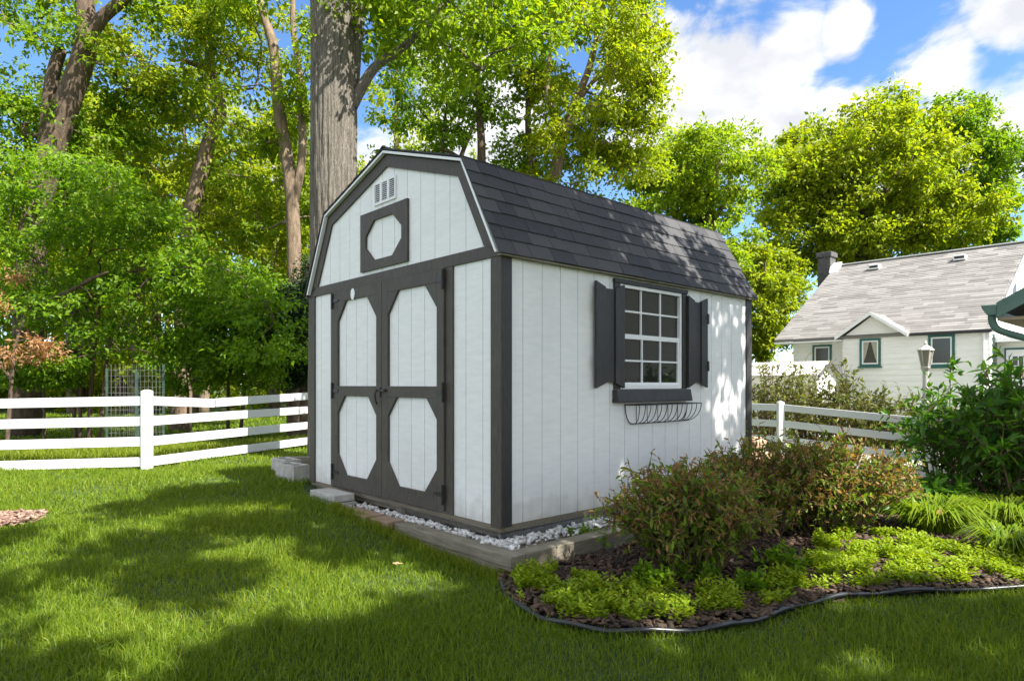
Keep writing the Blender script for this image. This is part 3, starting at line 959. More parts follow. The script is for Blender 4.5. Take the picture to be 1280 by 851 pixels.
# ================================================================ FENCES
def fence(label, posts, ph, rails, rw, rt, lab_posts=None, sag=None, ends=None):
    base = posts[0]
    root = empty('rail_fence', (base[0], base[1], base[2]), 0, label, 'fence')
    B = np.array(base)
    for k, p in enumerate(posts):
        q = np.array(p) - B
        m = MB(); w = .056
        m.box(q[0] - w, q[0] + w, q[1] - w, q[1] + w, q[2] - .3, q[2] + ph)
        m.loft([(q[0] - w, q[1] - w, q[2] + ph), (q[0] + w, q[1] - w, q[2] + ph), (q[0] + w, q[1] + w, q[2] + ph), (q[0] - w, q[1] + w, q[2] + ph)],
               [(q[0] - .02, q[1] - .02, q[2] + ph + .02), (q[0] + .02, q[1] - .02, q[2] + ph + .02), (q[0] + .02, q[1] + .02, q[2] + ph + .02), (q[0] - .02, q[1] + .02, q[2] + ph + .02)])
        m.build('post', M['vinyl'], root, .004)
    for k in range(len(posts) - 1):
        a = np.array(posts[k]) - B; b = np.array(posts[k + 1]) - B
        d = (b - a)[:2]; d = d / np.linalg.norm(d); nrm = np.array([-d[1], d[0]]) * rt / 2
        a2 = a.copy(); b2 = b.copy(); a2[:2] += d * .057; b2[:2] -= d * .057
        for j, rz in enumerate(rails):
            def sec(p, dz=0):
                return [(p[0] - nrm[0], p[1] - nrm[1], p[2] + rz + dz), (p[0] + nrm[0], p[1] + nrm[1], p[2] + rz + dz),
                        (p[0] + nrm[0], p[1] + nrm[1], p[2] + rz - rw + dz), (p[0] - nrm[0], p[1] - nrm[1], p[2] + rz - rw + dz)]
            if sag and k == sag[0] and j == 0:
                m_ = a2 + (b2 - a2) * sag[1]; g = (b2 - a2) * .003
                MB().loft(sec(a2), sec(m_ - g, -sag[2])).build('rail', M['vinyl'], root, .004)
                MB().loft(sec(m_ + g, -sag[2] + .006), sec(b2)).build('rail', M['vinyl'], root, .004)
            else:
                MB().loft(sec(a2), sec(b2)).build('rail', M['vinyl'], root, .004)
    return root


def gpt(x, y, dz=0): return (x, y, float(hgt(x, y)) + dz)


fence('white four-rail vinyl fence running from the left edge behind the shed',
      [(-10.4, 8.25, .03), (-7.7, 8.5, .08), (-4.95, 8.8, .125), (-3.0, 12.85, .19)], 1.06, [.99, .715, .44, .165], .125, .04, sag=(2, .234, .075))
fence('bluish-white rail fence right of the shed, half hidden by shrubs',
      [(3.2, 13.74, -.16), (5.05, 12.2, -.20), (6.9, 10.66, -.38), (8.75, 9.12, -.45)], 1.14, [1.10, .80, .50, .20], .125, .04)

# ================================================================ HOUSE
HE = np.array([14.8, 20.0])                               # eave corner; local x along v, y along u
house = empty('house', (HE[0], HE[1], -.5), TH, 'cream lap-sided house with teal window frames and a grey shingle roof', 'house')
zo = .5


def lap(mb, axis, a, b, z0, z1, pos, out, pitch=.19, th=.018):
    """lap siding on a wall across `axis` between a and b"""
    z = z0
    while z < z1 - .01:
        zt = min(z + pitch, z1)
        if axis == 'x': mb.add([(pos + out * th, a, z), (pos + out * th, b, z), (pos, b, zt), (pos, a, zt), (pos, a, z), (pos, b, z)], [(0, 1, 2, 3), (0, 4, 5, 1)])
        else: mb.add([(a, pos + out * th, z), (b, pos + out * th, z), (b, pos, zt), (a, pos, zt), (a, pos, z), (b, pos, z)], [(0, 1, 2, 3), (0, 4, 5, 1)])
        z = zt


ez = 2.98 + zo; rz_ = 6.55 + zo; hs_ = 5.9; HL = 6.9
mb = MB()
mb.box(.12, 11.6, .1, 4.43, 0, ez); mb.box(.75, 11.6, 4.43, 6.5, 0, ez)
lap(mb, 'x', .1, 4.43, 0, ez - .02, .118, -1); lap(mb, 'x', 4.43, 6.5, 0, ez - .02, .748, -1)
lap(mb, 'y', .13, 11.6, 0, ez - .02, .098, -1)
sl = (rz_ - ez) / hs_
# gable wall on the near end
mb.prism([(.12, ez), (11.6, ez), (hs_, rz_ - .12)], 'y', .1, .3)
z = ez
while z < rz_ - .2:
    x0 = (z - ez) / sl + .15; x1 = 2 * hs_ - x0
    mb.add([(x0, .084, z), (x1, .084, z), (x1, .098, z + .13), (x0, .098, z + .13)], [(0, 1, 2, 3)]); z += .13
mb.build('wall', M['housewall'], house)


def shingle_roof(mb, xe, ze, xr, zr, y0, y1, courses, tabw, rng, th=.012):
    a = np.array([xe, ze]); b = np.array([xr, zr]); d = (b - a) / courses; t = (b - a) / np.linalg.norm(b - a)
    n = np.array([-t[1], t[0]]); n = n if n[1] > 0 else -n
    mb.prism([tuple(a - n * .10), tuple(b - n * .10), tuple(b), tuple(a)], 'y', y0, y1)
    for c in range(courses):
        p0 = a + d * c; p1 = a + d * (c + 1)
        y = y0 - rng.random() * tabw
        while y < y1:
            w = tabw * rng.uniform(.7, 1.4); ya, yb = max(y, y0), min(y + w, y1); y += w
            if yb - ya < .03: continue
            k = th * rng.uniform(.7, 1.3)
            P0 = p0 + n * k; P1 = p1 + n * .003; P2 = p0 + n * .001
            mb.add([(P0[0], ya, P0[1]), (P0[0], yb, P0[1]), (P1[0], yb, P1[1]), (P1[0], ya, P1[1]), (P2[0], ya, P2[1]), (P2[0], yb, P2[1])], [(0, 1, 2, 3), (0, 4, 5, 1)])


rng = np.random.default_rng(21)
mb = MB()
shingle_roof(mb, 0, ez, hs_, rz_, 0, HL, 42, .55, rng)
shingle_roof(mb, 2 * hs_, ez, hs_, rz_, 0, HL, 10, 2, rng)
rf = mb.build('roof', M['houseroof'], house, fix=False)
mb = MB()
for s_ in (0, 1):
    xs = [(-.02, ez - .10), (hs_, rz_ - .08), (hs_, rz_ + .035), (-.02, ez + .02)]
    if s_: xs = [(2 * hs_ - x, z) for x, z in xs]
    mb.prism(xs, 'y', -.05, -.001)
mb.box(-.04, -.001, 0.0, HL, ez - .12, ez - .01) if False else None
mb.build('rake_board', M['alu'], house)
MB().box(hs_ - .12, hs_ + .12, 0, HL, rz_ + .012, rz_ + .05).build('ridge_cap', M['alu'], rf)
MB().box(-.07, -.005, .0, 2.3, ez - .10, ez - .03).build('gutter', M['black'], house)
mb = MB(); mb.box(-.03, .75, 4.44, HL, ez - .16, ez - .105); mb.build('soffit', M['alu'], house)
ch = MB()
ch.box(hs_ - .45, hs_ + .15, HL + .06, HL + .62, 0, rz_ + .40); ch.box(hs_ - .51, hs_ + .21, HL + .0, HL + .68, rz_ + .402, rz_ + .62)
ch.build('chimney', M['brick'], house, .02)
ch = MB()
ch.prism([(hs_ - .62, rz_ - .36), (hs_ - .05, rz_ + .0), (hs_ - .05, rz_ + .16), (hs_ - .5, rz_ - .1)], 'y', HL - .28, HL + .055)
ch.build('chimney_flashing', M['alu'], rf)
for (sx, yy_) in ((5.2, 5.05), (5.1, 2.0)):
    v = MB(); zz = ez + sl * sx
    v.box(sx - .2, sx + .15, yy_ - .2, yy_ + .2, zz - .05, zz + .16)
    vo = v.build('roof_vent', M['alu'], rf, .02)
    MB().box(sx - .203, sx - .201, yy_ - .16, yy_ + .16, zz + .01, zz + .10).build('vent_opening', M['black'], rf)
for (px_, py_) in ((.05, .22), (.70, 4.52)):
    MB().tube([(px_, py_, ez - .1), (px_ + .0, py_, ez - .3), (px_, py_, .1)], .04, 8).build('downspout', M['alu'], house)
# small front gable over the bay
gy = (2.255, 4.588); gm = sum(gy) / 2; ga = ez + .78
mb = MB()
mb.prism([(gy[0] + .22, ez - .02), (gy[1] - .2, ez - .02), (gm, ga - .1)], 'x', .05, 1.9)
mb.build('gable_wall', M['housewall'], house)
mb = MB()
for sgn, ye in ((-1, gy[0]), (1, gy[1])):
    A = [(-.18, ye, ez - .02), (-.18, gm, ga), (1.7, gm, ga), (.6, ye, ez + .2)]
    mb.add(A + [(x, y, z - .09) for x, y, z in A], [(0, 1, 2, 3), (7, 6, 5, 4), (0, 4, 5, 1), (1, 5, 6, 2), (2, 6, 7, 3), (3, 7, 4, 0)])
mb.build('gable_roof', M['houseroof'], house)
mb = MB()
for ye in gy:
    mb.loft([(-.21, ye, ez - .13), (-.21, gm, ga - .10), (-.21, gm, ga + .02), (-.21, ye, ez - .01)], [(-.182, ye, ez - .13), (-.182, gm, ga - .10), (-.182, gm, ga + .02), (-.182, ye, ez - .01)])
mb.build('gable_trim', M['alu'], house)


def hwin(x, y0, y1, z0, z1, curtain=False):
    f = MB(); t = .075
    for (a, b, c, d) in ((y0, y0 + t, z0, z1), (y1 - t, y1, z0, z1), (y0 + t, y1 - t, z0, z0 + t), (y0 + t, y1 - t, z1 - t, z1)): f.box(x - .05, x + .04, a, b, c, d)
    w = f.build('window', M['teal'], house)
    MB().box(x - .11, x + .0, y0 - .04, y1 + .04, z0 - .055, z0 - .003).build('sill', M['teal'], w)
    f = MB(); t2 = .045; a0, a1, c0, c1 = y0 + t, y1 - t, z0 + t, z1 - t
    for (a, b, c, d) in ((a0, a0 + t2, c0, c1), (a1 - t2, a1, c0, c1), (a0 + t2, a1 - t2, c0, c0 + t2), (a0 + t2, a1 - t2, c1 - t2, c1)): f.box(x - .035, x + .04, a, b, c, d)
    f.build('sash', M['alu'], w)
    MB().box(x - .022, x - .018, a0 + t2, a1 - t2, c0 + t2, c1 - t2).build('pane', M['glass2'], w)
    if curtain:
        cm = MB(); m_ = (a0 + a1) / 2
        for (ya, yb) in ((a0 + t2, m_ - .03), (a1 - t2, m_ + .03)):
            cm.prism([(ya, c0 + t2), (ya, c1 - t2), (yb, c1 - t2), (ya + (yb - ya) * .35, c0 + t2 + .2)], 'x', x - .026, x - .0225)
        cm.build('curtain', M['curtain'], w)


hwin(.12, 3.17, 3.85, 1.90 + zo, 2.87 + zo, True)
hwin(.12, 1.00, 1.74, 1.85 + zo, 2.885 + zo)
hwin(.75, 5.05, 5.75, 1.80 + zo, 2.76 + zo)
f = MB(); f.box(.45, .85, .05, .13, 1.9 + zo, 2.85 + zo); w_ = f.build('window', M['teal'], house)
MB().box(.50, .80, .035, .048, 1.95 + zo, 2.80 + zo).build('pane', M['glass2'], w_)
f = MB(); f.box(3.0, 3.75, .04, .13, 3.95 + zo, 4.85 + zo); w_ = f.build('window', M['alu'], house)
MB().box(3.1, 3.65, .025, .038, 4.05 + zo, 4.75 + zo).build('pane', M['glass2'], w_)
# side wing with the white door
mb = MB(); mb.box(1.05, 6.5, -4.2, .08, 0, 2.62 + zo); lap(mb, 'x', -4.2, .07, 0, 2.6 + zo, 1.048, -1)
mb.build('wing_wall', M['housewall'], house)
mb = MB(); mb.prism([(.55, 2.60 + zo), (6.5, 3.6 + zo), (6.5, 3.75 + zo), (.55, 2.75 + zo)], 'y', -4.4, .08)
mb.build('wing_roof', M['alu'], house)
dm = MB(); dm.box(1.0, 1.06, -.98, -.12, .1 + zo, 2.42 + zo); dd = dm.build('door', M['teal'], house)
dm = MB(); dm.box(.98, .999, -.93, -.17, .15 + zo, 2.36 + zo); dm.build('door_panel', M['alu'], dd)
dm = MB(); dm.box(.97, .979, -.76, -.34, 1.55 + zo, 2.15 + zo); dm.build('door_glass', M['glass2'], dd)
dm = MB()
for k in (1, 2): dm.box(.962, .969, -.76 + .14 * k - .012, -.76 + .14 * k + .012, 1.55 + zo, 2.15 + zo)
dm.box(.9605, .9615, -.76, -.34, 1.84 + zo, 1.865 + zo)
dm.build('muntin', M['alu'], dd)

# low white cellar entry in front of the house
ap = PX(1035, 452, 21.2)
cel = empty('cellar_entry', (ap[0], ap[1], -.5), TH, 'low white gabled cellar entry standing before the house wall', 'outbuilding')
hz = ap[2] + .5
mb = MB(); mb.prism([(-.75, 0), (.75, 0), (.75, hz - .42), (0, hz - .06), (-.75, hz - .42)], 'y', .05, 4.0); mb.build('wall', M['housewall'], cel)
mb = MB()
for s_ in (-1, 1): mb.prism([(s_ * .95, hz - .5), (0, hz - .03), (0, hz + .03), (s_ * .95, hz - .44)], 'y', -.08, 4.1)
mb.build('roof', M['drive'], cel)
mb = MB()
for s_ in (-1, 1): mb.prism([(s_ * .96, hz - .53), (0, hz - .06), (0, hz + .035), (s_ * .96, hz - .435)], 'y', -.13, -.082)
mb.build('rake_board', M['brick'], cel)

# ---------------------------------------------------------------- green-trimmed building, right edge
gr = empty('garage', (6.30, 8.5, -.3), TH, 'building corner with sage green eave, gutter and downspout at the right edge', 'building')
gz = 2.27 + .3
pit = .58
mb = MB(); mb.box(.32, 6, -6.0, -.62, 0, gz - .02)
mb.prism([(-.62, gz - .02), (-6.0, gz - .02), (-6.0, gz + .3), (-3.3, gz + pit * 2.9), (-.62, gz + .3)], 'x', .32, .45)
mb.build('wall', M['housewall'], gr)
mb = MB()
mb.prism([(-.04, gz - .02), (-3.3, gz - .02 + pit * 3.26), (-3.3, gz + .06 + pit * 3.26), (-.04, gz + .06)], 'x', .03, 6.2)
mb.prism([(-6.56, gz - .02), (-3.3, gz - .02 + pit * 3.26), (-3.3, gz + .06 + pit * 3.26), (-6.56, gz + .06)], 'x', .03, 6.2)
mb.build('roof', M['houseroof'], gr)
mb = MB(); mb.prism([(-.035, gz - .13), (-3.3, gz - .13 + pit * 3.265), (-3.3, gz + .075 + pit * 3.265), (-.035, gz + .075)], 'x', 0, .028)
mb.build('fascia', M['green'], gr, .004)
mb = MB(); mb.box(.03, 6.1, -.62, -.04, gz - .16, gz - .12); mb.build('soffit', pm('tan_soffit', (.30, .22, .15), (.38, .29, .21), 4, .8), gr)
mb = MB(); mb.prism([(-.034, gz - .085), (.06, gz - .085), (.115, gz + .0), (.13, gz + .05), (-.034, gz + .05)], 'x', -.012, 6.2)
mb.build('gutter', M['green'], gr, .003)
pp, r_ = smoothpath([(.10, .03, gz - .07), (.10, .02, gz - .18), (.12, -.06, gz - .29), (.2, -.40, gz - .43), (.25, -.56, gz - .52), (.26, -.60, gz - .7), (.26, -.60, 1.0), (.26, -.60, .1)], [.05] * 8, 5)
MB().tube(pp, .046, 10).build('downspout', M['green'], gr, smooth=True)

# ---------------------------------------------------------------- lamp post
lpx = PX(1157, 470, 11.0); gz0 = float(hgt(lpx[0], lpx[1]))
lamp = empty('lamp_post', (lpx[0], lpx[1], gz0), .5, 'white garden lamp post with a tapered lantern in front of the house', 'lamp post')
z0 = 1.28 + (480 - 458) / F * 11 - gz0
mb = MB(); mb.tube([(0, 0, -.1), (0, 0, z0 - .06)], [.05, .045], 12); mb.tube([(0, 0, z0 - .06), (0, 0, z0 - .02)], [.06, .08], 12)
mb.build('post', M['whitepost'], lamp)
mb = MB()
n6 = 6
def hexr(r, z):
    r = r * .78
    return [(r * math.cos(2 * math.pi * k / n6), r * math.sin(2 * math.pi * k / n6), z) for k in range(n6)]
mb.loft(hexr(.075, z0), hexr(.135, z0 + .27)); mb.build('lantern_glass', M['lampglass'], lamp)
mb = MB()
for a, b in zip(hexr(.079, z0), hexr(.14, z0 + .27)): mb.tube([a, b], .010, 5)
mb.loft(hexr(.085, z0 - .02), hexr(.085, z0 - .001)); mb.loft(hexr(.165, z0 + .271), hexr(.16, z0 + .29))
mb.build('lantern_frame', M['whitepost'], lamp)
mb = MB(); mb.loft(hexr(.16, z0 + .2905), hexr(.045, z0 + .36)); mb.tube([(0, 0, z0 + .36), (0, 0, z0 + .39), (0, 0, z0 + .41), (0, 0, z0 + .45)], [.02, .028, .018, .004], 8)
mb.build('lantern_cap', M['whitepost'], lamp)

# ---------------------------------------------------------------- wire cage and stones
wc = PX(165, 500, 11.4); zc = float(hgt(wc[0], wc[1]))
cage = empty('wire_plant_cage', (wc[0], wc[1], zc), 0, 'wire mesh plant cage on green steel posts behind the left fence', 'plant cage')
cor = [(-.38, -.1), (.22, -.25), (.42, .25), (-.15, .45)]
for (x, y) in cor:
    h = random.uniform(1.35, 1.6); m_ = MB(); m_.box(x - .02, x + .02, y - .006, y + .006, -.2, h); m_.box(x - .006, x + .006, y + .0065, y + .03, -.2, h); m_.build('post', M['steelgreen'], cage)
mb = MB()
for k in range(4):
    a = np.array(cor[k]); b = np.array(cor[(k + 1) % 4])
    for z in np.arange(.1, 1.5, .1): mb.tube([(*a, z), (*b, z)], .0019, 4, False)
    for t in np.linspace(0, 1, 8)[:-1]:
        p = a + (b - a) * t; mb.tube([(*p, .05), (*p, 1.5)], .0019, 4, False)
mb.build('wire_mesh', M['wire'], cage)


def stone(loc, s, seed, label):
    import bmesh
    bm = bmesh.new(); bmesh.ops.create_icosphere(bm, subdivisions=3, radius=1)
    for v in bm.verts:
        d = 1 + .35 * mnoise.noise(Vector(v.co) * 1.3 + Vector((seed, 0, 0))) + .08 * mnoise.noise(Vector(v.co) * 4 + Vector((seed, 3, 0)))
        c = v.co * d
        v.co = (max(-.75, min(.75, c.x)) * s[0], max(-.75, min(.75, c.y)) * s[1], max(-.7, min(.7, c.z)) * s[2])
    me = bpy.data.meshes.new('stone'); bm.to_mesh(me); bm.free(); me.materials.append(M['stone'])
    me.polygons.foreach_set('use_smooth', [True] * len(me.polygons))
    o = bpy.data.objects.new('stone', me); C.objects.link(o); o.location = loc; o.rotation_euler = (0, 0, seed)
    return tag(o, label, 'stone', 'tan stones piled behind the shed corner')


for k, (dx, dy, z, s, lb) in enumerate((
        (0, 0, .10, (.22, .18, .17), 'tan stone at the bottom of the pile by the far shed corner'),
        (.34, .05, .08, (.2, .17, .15), 'reddish stone on the ground at the outer end of the stone pile'),
        (.10, .08, .33, (.2, .16, .13), 'flat tan stone in the middle layer of the stone pile'),
        (.38, .12, .28, (.16, .14, .12), 'small stone leaning against the outer side of the stone pile'),
        (.05, .12, .52, (.19, .16, .11), 'pale pinkish stone on top of the stone pile'))):
    stone((3.06 + dx, 8.3 + dy, float(hgt(3.1, 8.3)) + z), s, k + 1.3, lb)


# ================================================================ TREES
def ridged_trunk(mb, path, rad, sides, rings, seed, amp=.035):
    pts, rr = smoothpath(path, rad, max(2, rings // (len(path) - 1)))
    b = len(mb.v); n = sides
    for i, p in enumerate(pts):
        for k in range(n):
            a = 2 * math.pi * k / n
            x, y = math.cos(a), math.sin(a)
            q = Vector((x * 9.5, y * 9.5, p[2] * .9 + seed))
            rdg = 1 - abs(mnoise.noise(q)) * 2
            fine = mnoise.noise(Vector((x * 24, y * 24, p[2] * 3.0 + seed)))
            d = rr[i] + amp * (rdg - .6) + .009 * fine
            mb.v.append((p[0] + x * d, p[1] + y * d, p[2]))
    for i in range(len(pts) - 1):
        for k in range(n):
            mb.f.append((b + i * n + k, b + i * n + (k + 1) % n, b + (i + 1) * n + (k + 1) % n, b + (i + 1) * n + k))


# big trunk behind the shed
rng = np.random.default_rng(31)
b0 = np.array([-2.64, 9.5, .15])
big = empty('large_tree', tuple(b0), 0, 'large tree with a thick grey furrowed trunk rising behind the shed', 'tree')
mb = MB()
ridged_trunk(mb, [(0, 0, -.2), (0, 0, .5), (.02, 0, 2.5), (.03, 0, 5), (.0, .05, 8), (-.1, .1, 13)], [.34, .335, .33, .325, .315, .22], 170, 220, 3, .020)
p, r = smoothpath([(.16, .05, 4.6), (.27, .08, 5.5), (.34, .1, 6.4), (.5, .15, 8), (.9, .3, 11)], [.09, .11, .105, .10, .07], 6); mb.tube(p, r, 12, False)
limb1 = [(.30, .0, 5.2), (.62, .0, 5.75), (1.1, .0, 6.1), (1.65, .1, 6.75), (2.3, .2, 7.2)]
p, r = smoothpath(limb1, [.085, .07, .055, .045, .03], 6); mb.tube(p, r, 10, False)
cen = np.concatenate([ell(rng, (1.2, .2, 11.5), (3.2, 3.0, 2.2), 12, .3), ell(rng, (1.6, .2, 6.9), (1.9, 1.2, 1.1), 44, .1), ell(rng, (-2.5, .5, 8.2), (1.5, 1.5, 1.0), 12, .2)])
skeleton(mb, rng, [[np.array(q) for q in limb1], [np.array((0, .05, 6.5)), np.array((-.1, .1, 13))], [np.array((.42, .1, 6.3)), np.array((.9, .3, 11))]], cen, .012, start=0)
mb.build('trunk', M['bark'], big, smooth=True, fix=False)
rr = np.stack([rng.uniform(.4, .75, len(cen))] * 3, 1) * np.array([1.1, 1.1, .7])
V, Fc = cluster_leaves(rng, cen, rr, 260, .095)
npmesh('crown', V, Fc, M['maple'], big)


def T(Yd, *pts): return [PX(a, b, Yd) for a, b in pts]
def B0(Yd, px): q = PX(px, 480, Yd); return np.array([q[0], q[1], float(hgt(q[0], q[1])) - .05])


Yd = 14.
tree('maple_tree', 'dark-limbed leaning tree forking high at the upper left, beside a broken stub', B0(Yd, 32),
     [([B0(Yd, 32)] + T(Yd, (40, 310), (58, 215), (84, 130), (108, 50), (100, -60), (95, -200)), [.30, .28, .27, .25, .22, .14, .06]),
      (T(Yd, (108, 50), (128, 22), (165, -12), (220, -90)), [.17, .13, .11, .05]),
      (T(Yd, (52, 235), (60, 140), (66, 95), (76, 62)), [.15, .14, .13, .12])],
     [(PX(60, 60, Yd + .6), (3.6, 1.4, 2.4), 50), (PX(-30, 190, Yd), (1.9, 1.8, 1.9), 34), (PX(230, -40, Yd), (1.6, 1.8, 1.4), 22), (PX(100, 200, Yd + 1), (1.4, 1.2, 1.2), 18)],
     M['oak'], M['bark2'], .15, 130, 41, crad=.6, rmax=.06)
Yd = 15.5
tree('walnut_tree', 'crooked tree with a tan lower trunk left of the large trunk', B0(Yd, 226),
     [([B0(Yd, 226)] + T(Yd, (233, 340), (243, 250), (262, 175), (276, 140), (262, 75), (268, 10), (280, -120)), [.24, .21, .19, .16, .14, .11, .09, .05]),
      (T(Yd, (262, 85), (248, 82), (228, 75)), [.09, .07, .05])],
     [(PX(225, 60, Yd), (2.7, 1.6, 2.4), 44), (PX(215, 200, Yd + .8), (1.8, 1.2, 1.5), 20), (PX(300, 290, Yd + .6), (1.5, .8, 1.5), 26)],
     M['maple2'], M['bark3'], .16, 130, 42, crad=.6, rmax=.05)
Yd = 21.
tree('walnut_tree', 'bright yellow-green tree glowing behind the crooked tan-trunked tree', B0(Yd, 255),
     [([B0(Yd, 255)] + T(Yd, (258, 380), (252, 280), (262, 180), (258, 60)), [.16, .14, .12, .09, .04])],
     [(PX(240, 190, Yd), (3.3, 1.2, 3.6), 62), (PX(345, 230, Yd + 1), (1.6, 1.0, 3.2), 30), (PX(110, 210, Yd + 1), (2.0, 1.0, 3.0), 30)],
     M['maple2'], M['bark3'], .2, 110, 51, crad=.6, rmax=.05)
Yd = 14.2
tree('walnut_tree', 'slender two-stemmed tree close to the left side of the large trunk', B0(Yd, 368),
     [([B0(Yd, 368)] + T(Yd, (368, 345), (364, 240), (348, 130), (342, 60), (322, -10), (300, -160)), [.17, .155, .14, .13, .11, .08, .04]),
      (T(Yd, (366, 260), (378, 190), (374, 90), (366, 20), (372, -120)), [.10, .09, .075, .06, .03])],
     [(PX(330, 50, Yd), (1.9, 1.3, 2.3), 32), (PX(335, 220, Yd + .9), (1.4, 1.0, 2.0), 22)],
     M['maple'], M['bark3'], .14, 120, 43, crad=.5, rmax=.045)
Yd = 18.
tree('maple_tree', 'reddish-limbed maple rising above the middle of the shed roof', B0(Yd, 683),
     [([B0(Yd, 683)] + T(Yd, (686, 250), (694, 215), (706, 165), (720, 125), (738, 80), (755, 0), (765, -90)), [.22, .19, .17, .14, .12, .09, .06, .03]),
      (T(Yd, (703, 172), (690, 140), (684, 110), (690, 40)), [.09, .08, .06, .03]),
      (T(Yd, (712, 150), (735, 110), (765, 80), (790, 70)), [.08, .06, .05, .03])],
     [(PX(735, 70, Yd), (2.25, 2.2, 3.2), 92), (PX(730, 215, Yd + .5), (2.2, 1.6, 1.0), 30), (PX(795, 100, Yd), (.75, 1.0, 1.9), 20)],
     M['maple2'], M['bark3'], .17, 130, 44, crad=.6, rmax=.06)
Yd = 19.
tree('maple_tree', 'thin-stemmed tree between the large trunk and the reddish-limbed maple', B0(Yd, 600),
     [([B0(Yd, 600)] + T(Yd, (602, 240), (600, 150), (590, 60), (580, -80)), [.16, .13, .11, .08, .04]),
      (T(Yd, (662, 260), (664, 210), (660, 150), (664, 60)), [.12, .11, .09, .04]),
      (T(Yd, (560, 260), (575, 200), (590, 160)), [.09, .07, .05])],
     [(PX(560, 60, Yd), (2.7, 2.0, 2.8), 70), (PX(580, 210, Yd + .8), (2.6, 1.5, 1.2), 36)],
     M['oak'], M['bark2'], .17, 120, 45, crad=.6, rmax=.05)
Yd = 23.
tree('maple_tree', 'rounded tree with dark inner limbs behind the far end of the shed roof', B0(Yd, 880),
     [([B0(Yd, 880)] + T(Yd, (882, 330), (885, 270), (895, 215), (905, 170)), [.26, .22, .17, .12, .05]),
      (T(Yd, (884, 290), (905, 255), (925, 235)), [.12, .09, .05]), (T(Yd, (884, 280), (860, 240), (845, 215)), [.10, .08, .04])],
     [(PX(880, 215, Yd), (2.4, 2.0, 1.7), 70), (PX(905, 300, Yd), (1.3, 1.4, 1.1), 22), (PX(825, 250, Yd), (1.6, 1.5, 1.8), 34)],
     M['maple'], M['bark2'], .20, 120, 46, crad=.65, rmax=.07)
Yd = 38.
tree('maple_tree', 'big broad yellow-green tree standing behind the house roof', B0(Yd, 1075),
     [([B0(Yd, 1075)] + T(Yd, (1078, 330), (1080, 250), (1085, 180), (1090, 135)), [.5, .4, .32, .2, .08]),
      (T(Yd, (1079, 300), (1045, 250), (1030, 215)), [.2, .15, .06]), (T(Yd, (1079, 280), (1120, 220), (1140, 190)), [.2, .15, .06])],
     [(PX(1085, 215, Yd), (5.4, 4.5, 4.1), 150), (PX(1060, 295, Yd), (4.6, 4, 2.2), 60), (PX(1175, 285, Yd - 1), (3.8, 3, 1.6), 40), (PX(1000, 245, Yd), (2.6, 2.5, 3.0), 40)],
     M['maple2'], M['bark2'], .34, 140, 47, crad=1.05, rmax=.12, rtip=.025)
Yd = 46.
tree('oak_tree', 'darker green tree showing behind the right side of the broad yellow-green tree', B0(Yd, 1190),
     [([B0(Yd, 1190)] + T(Yd, (1190, 300), (1192, 220), (1195, 150)), [.5, .4, .3, .1])],
     [(PX(1190, 205, Yd), (4.3, 3.8, 4.6), 100), (PX(1235, 260, Yd), (2.0, 2.4, 2.2), 26), (PX(1250, 297, Yd), (1.0, 1.2, .6), 8)],
     M['oak'], M['bark2'], .36, 130, 48, crad=1.0, rmax=.12, rtip=.025)
Yd = 30.
tree('oak_tree', 'tree at the right edge of the photo showing only a leafy bough tip', B0(Yd, 1420),
     [([B0(Yd, 1420)] + T(Yd, (1420, 300), (1410, 200), (1400, 100)), [.4, .35, .25, .1])],
     [(PX(1400, 190, Yd), (4.0, 3, 3.2), 60)], M['deep'], M['bark2'], .28, 110, 49, crad=.8, rmax=.1, extra=np.array([PX(1284, 188, Yd), PX(1300, 200, Yd)]))
Yd = 33.
tree('small_tree', 'small yellow-green tree filling the gap between the shed and the house', B0(Yd, 950),
     [([B0(Yd, 950)] + T(Yd, (951, 420), (955, 350), (958, 310)), [.1, .08, .06, .03])],
     [(PX(955, 395, Yd), (1.4, 1.4, 2.6), 50), (PX(930, 340, Yd + 1), (1.5, 1.4, 1.8), 30), (PX(985, 350, Yd + 2), (1.3, 1.2, 1.6), 26)],
     M['maple2'], M['bark2'], .26, 120, 50, crad=.62)

# understory behind the left fence: layered dogwood, rusty maple, evergreens, bushes
Yd = 12.6
rng = np.random.default_rng(61)
lay = []
for _ in range(150):
    px = rng.uniform(-60, 360); py = rng.uniform(195, 455)
    lo = 195 + max(0, (px - 110)) * .72
    if py < lo: py = rng.uniform(lo, 455)
    lay.append(PX(px, py, Yd + rng.uniform(-1.4, 1.2)))
tree('dogwood_tree', 'wide layered green dogwood with several dark stems behind the left fence', B0(Yd, 112),
     [([B0(Yd, 100)] + T(Yd, (100, 430), (85, 380), (60, 340), (20, 300)), [.036, .034, .032, .028, .015]),
      ([B0(Yd, 110)] + T(Yd, (118, 430), (125, 380), (150, 345), (215, 330)), [.042, .038, .034, .028, .015]),
      ([B0(Yd, 125)] + T(Yd, (135, 440), (155, 400), (185, 350), (260, 330)), [.036, .034, .03, .026, .015]),
      ([B0(Yd, 95)] + T(Yd, (90, 420), (110, 330), (120, 260)), [.036, .032, .028, .015]),
      (T(Yd - .8, (15, 392), (70, 372), (112, 350), (135, 340)), [.045, .04, .035, .02])],
     [], M['dogwood'], M['bark2'], .12, 150, 62, crad=.62, flat=.28, rtip=.007, extra=np.array(lay), start=.25, rmax=.03, cat='tree', upn=1.4, aspect=.55)
Yd = 11.
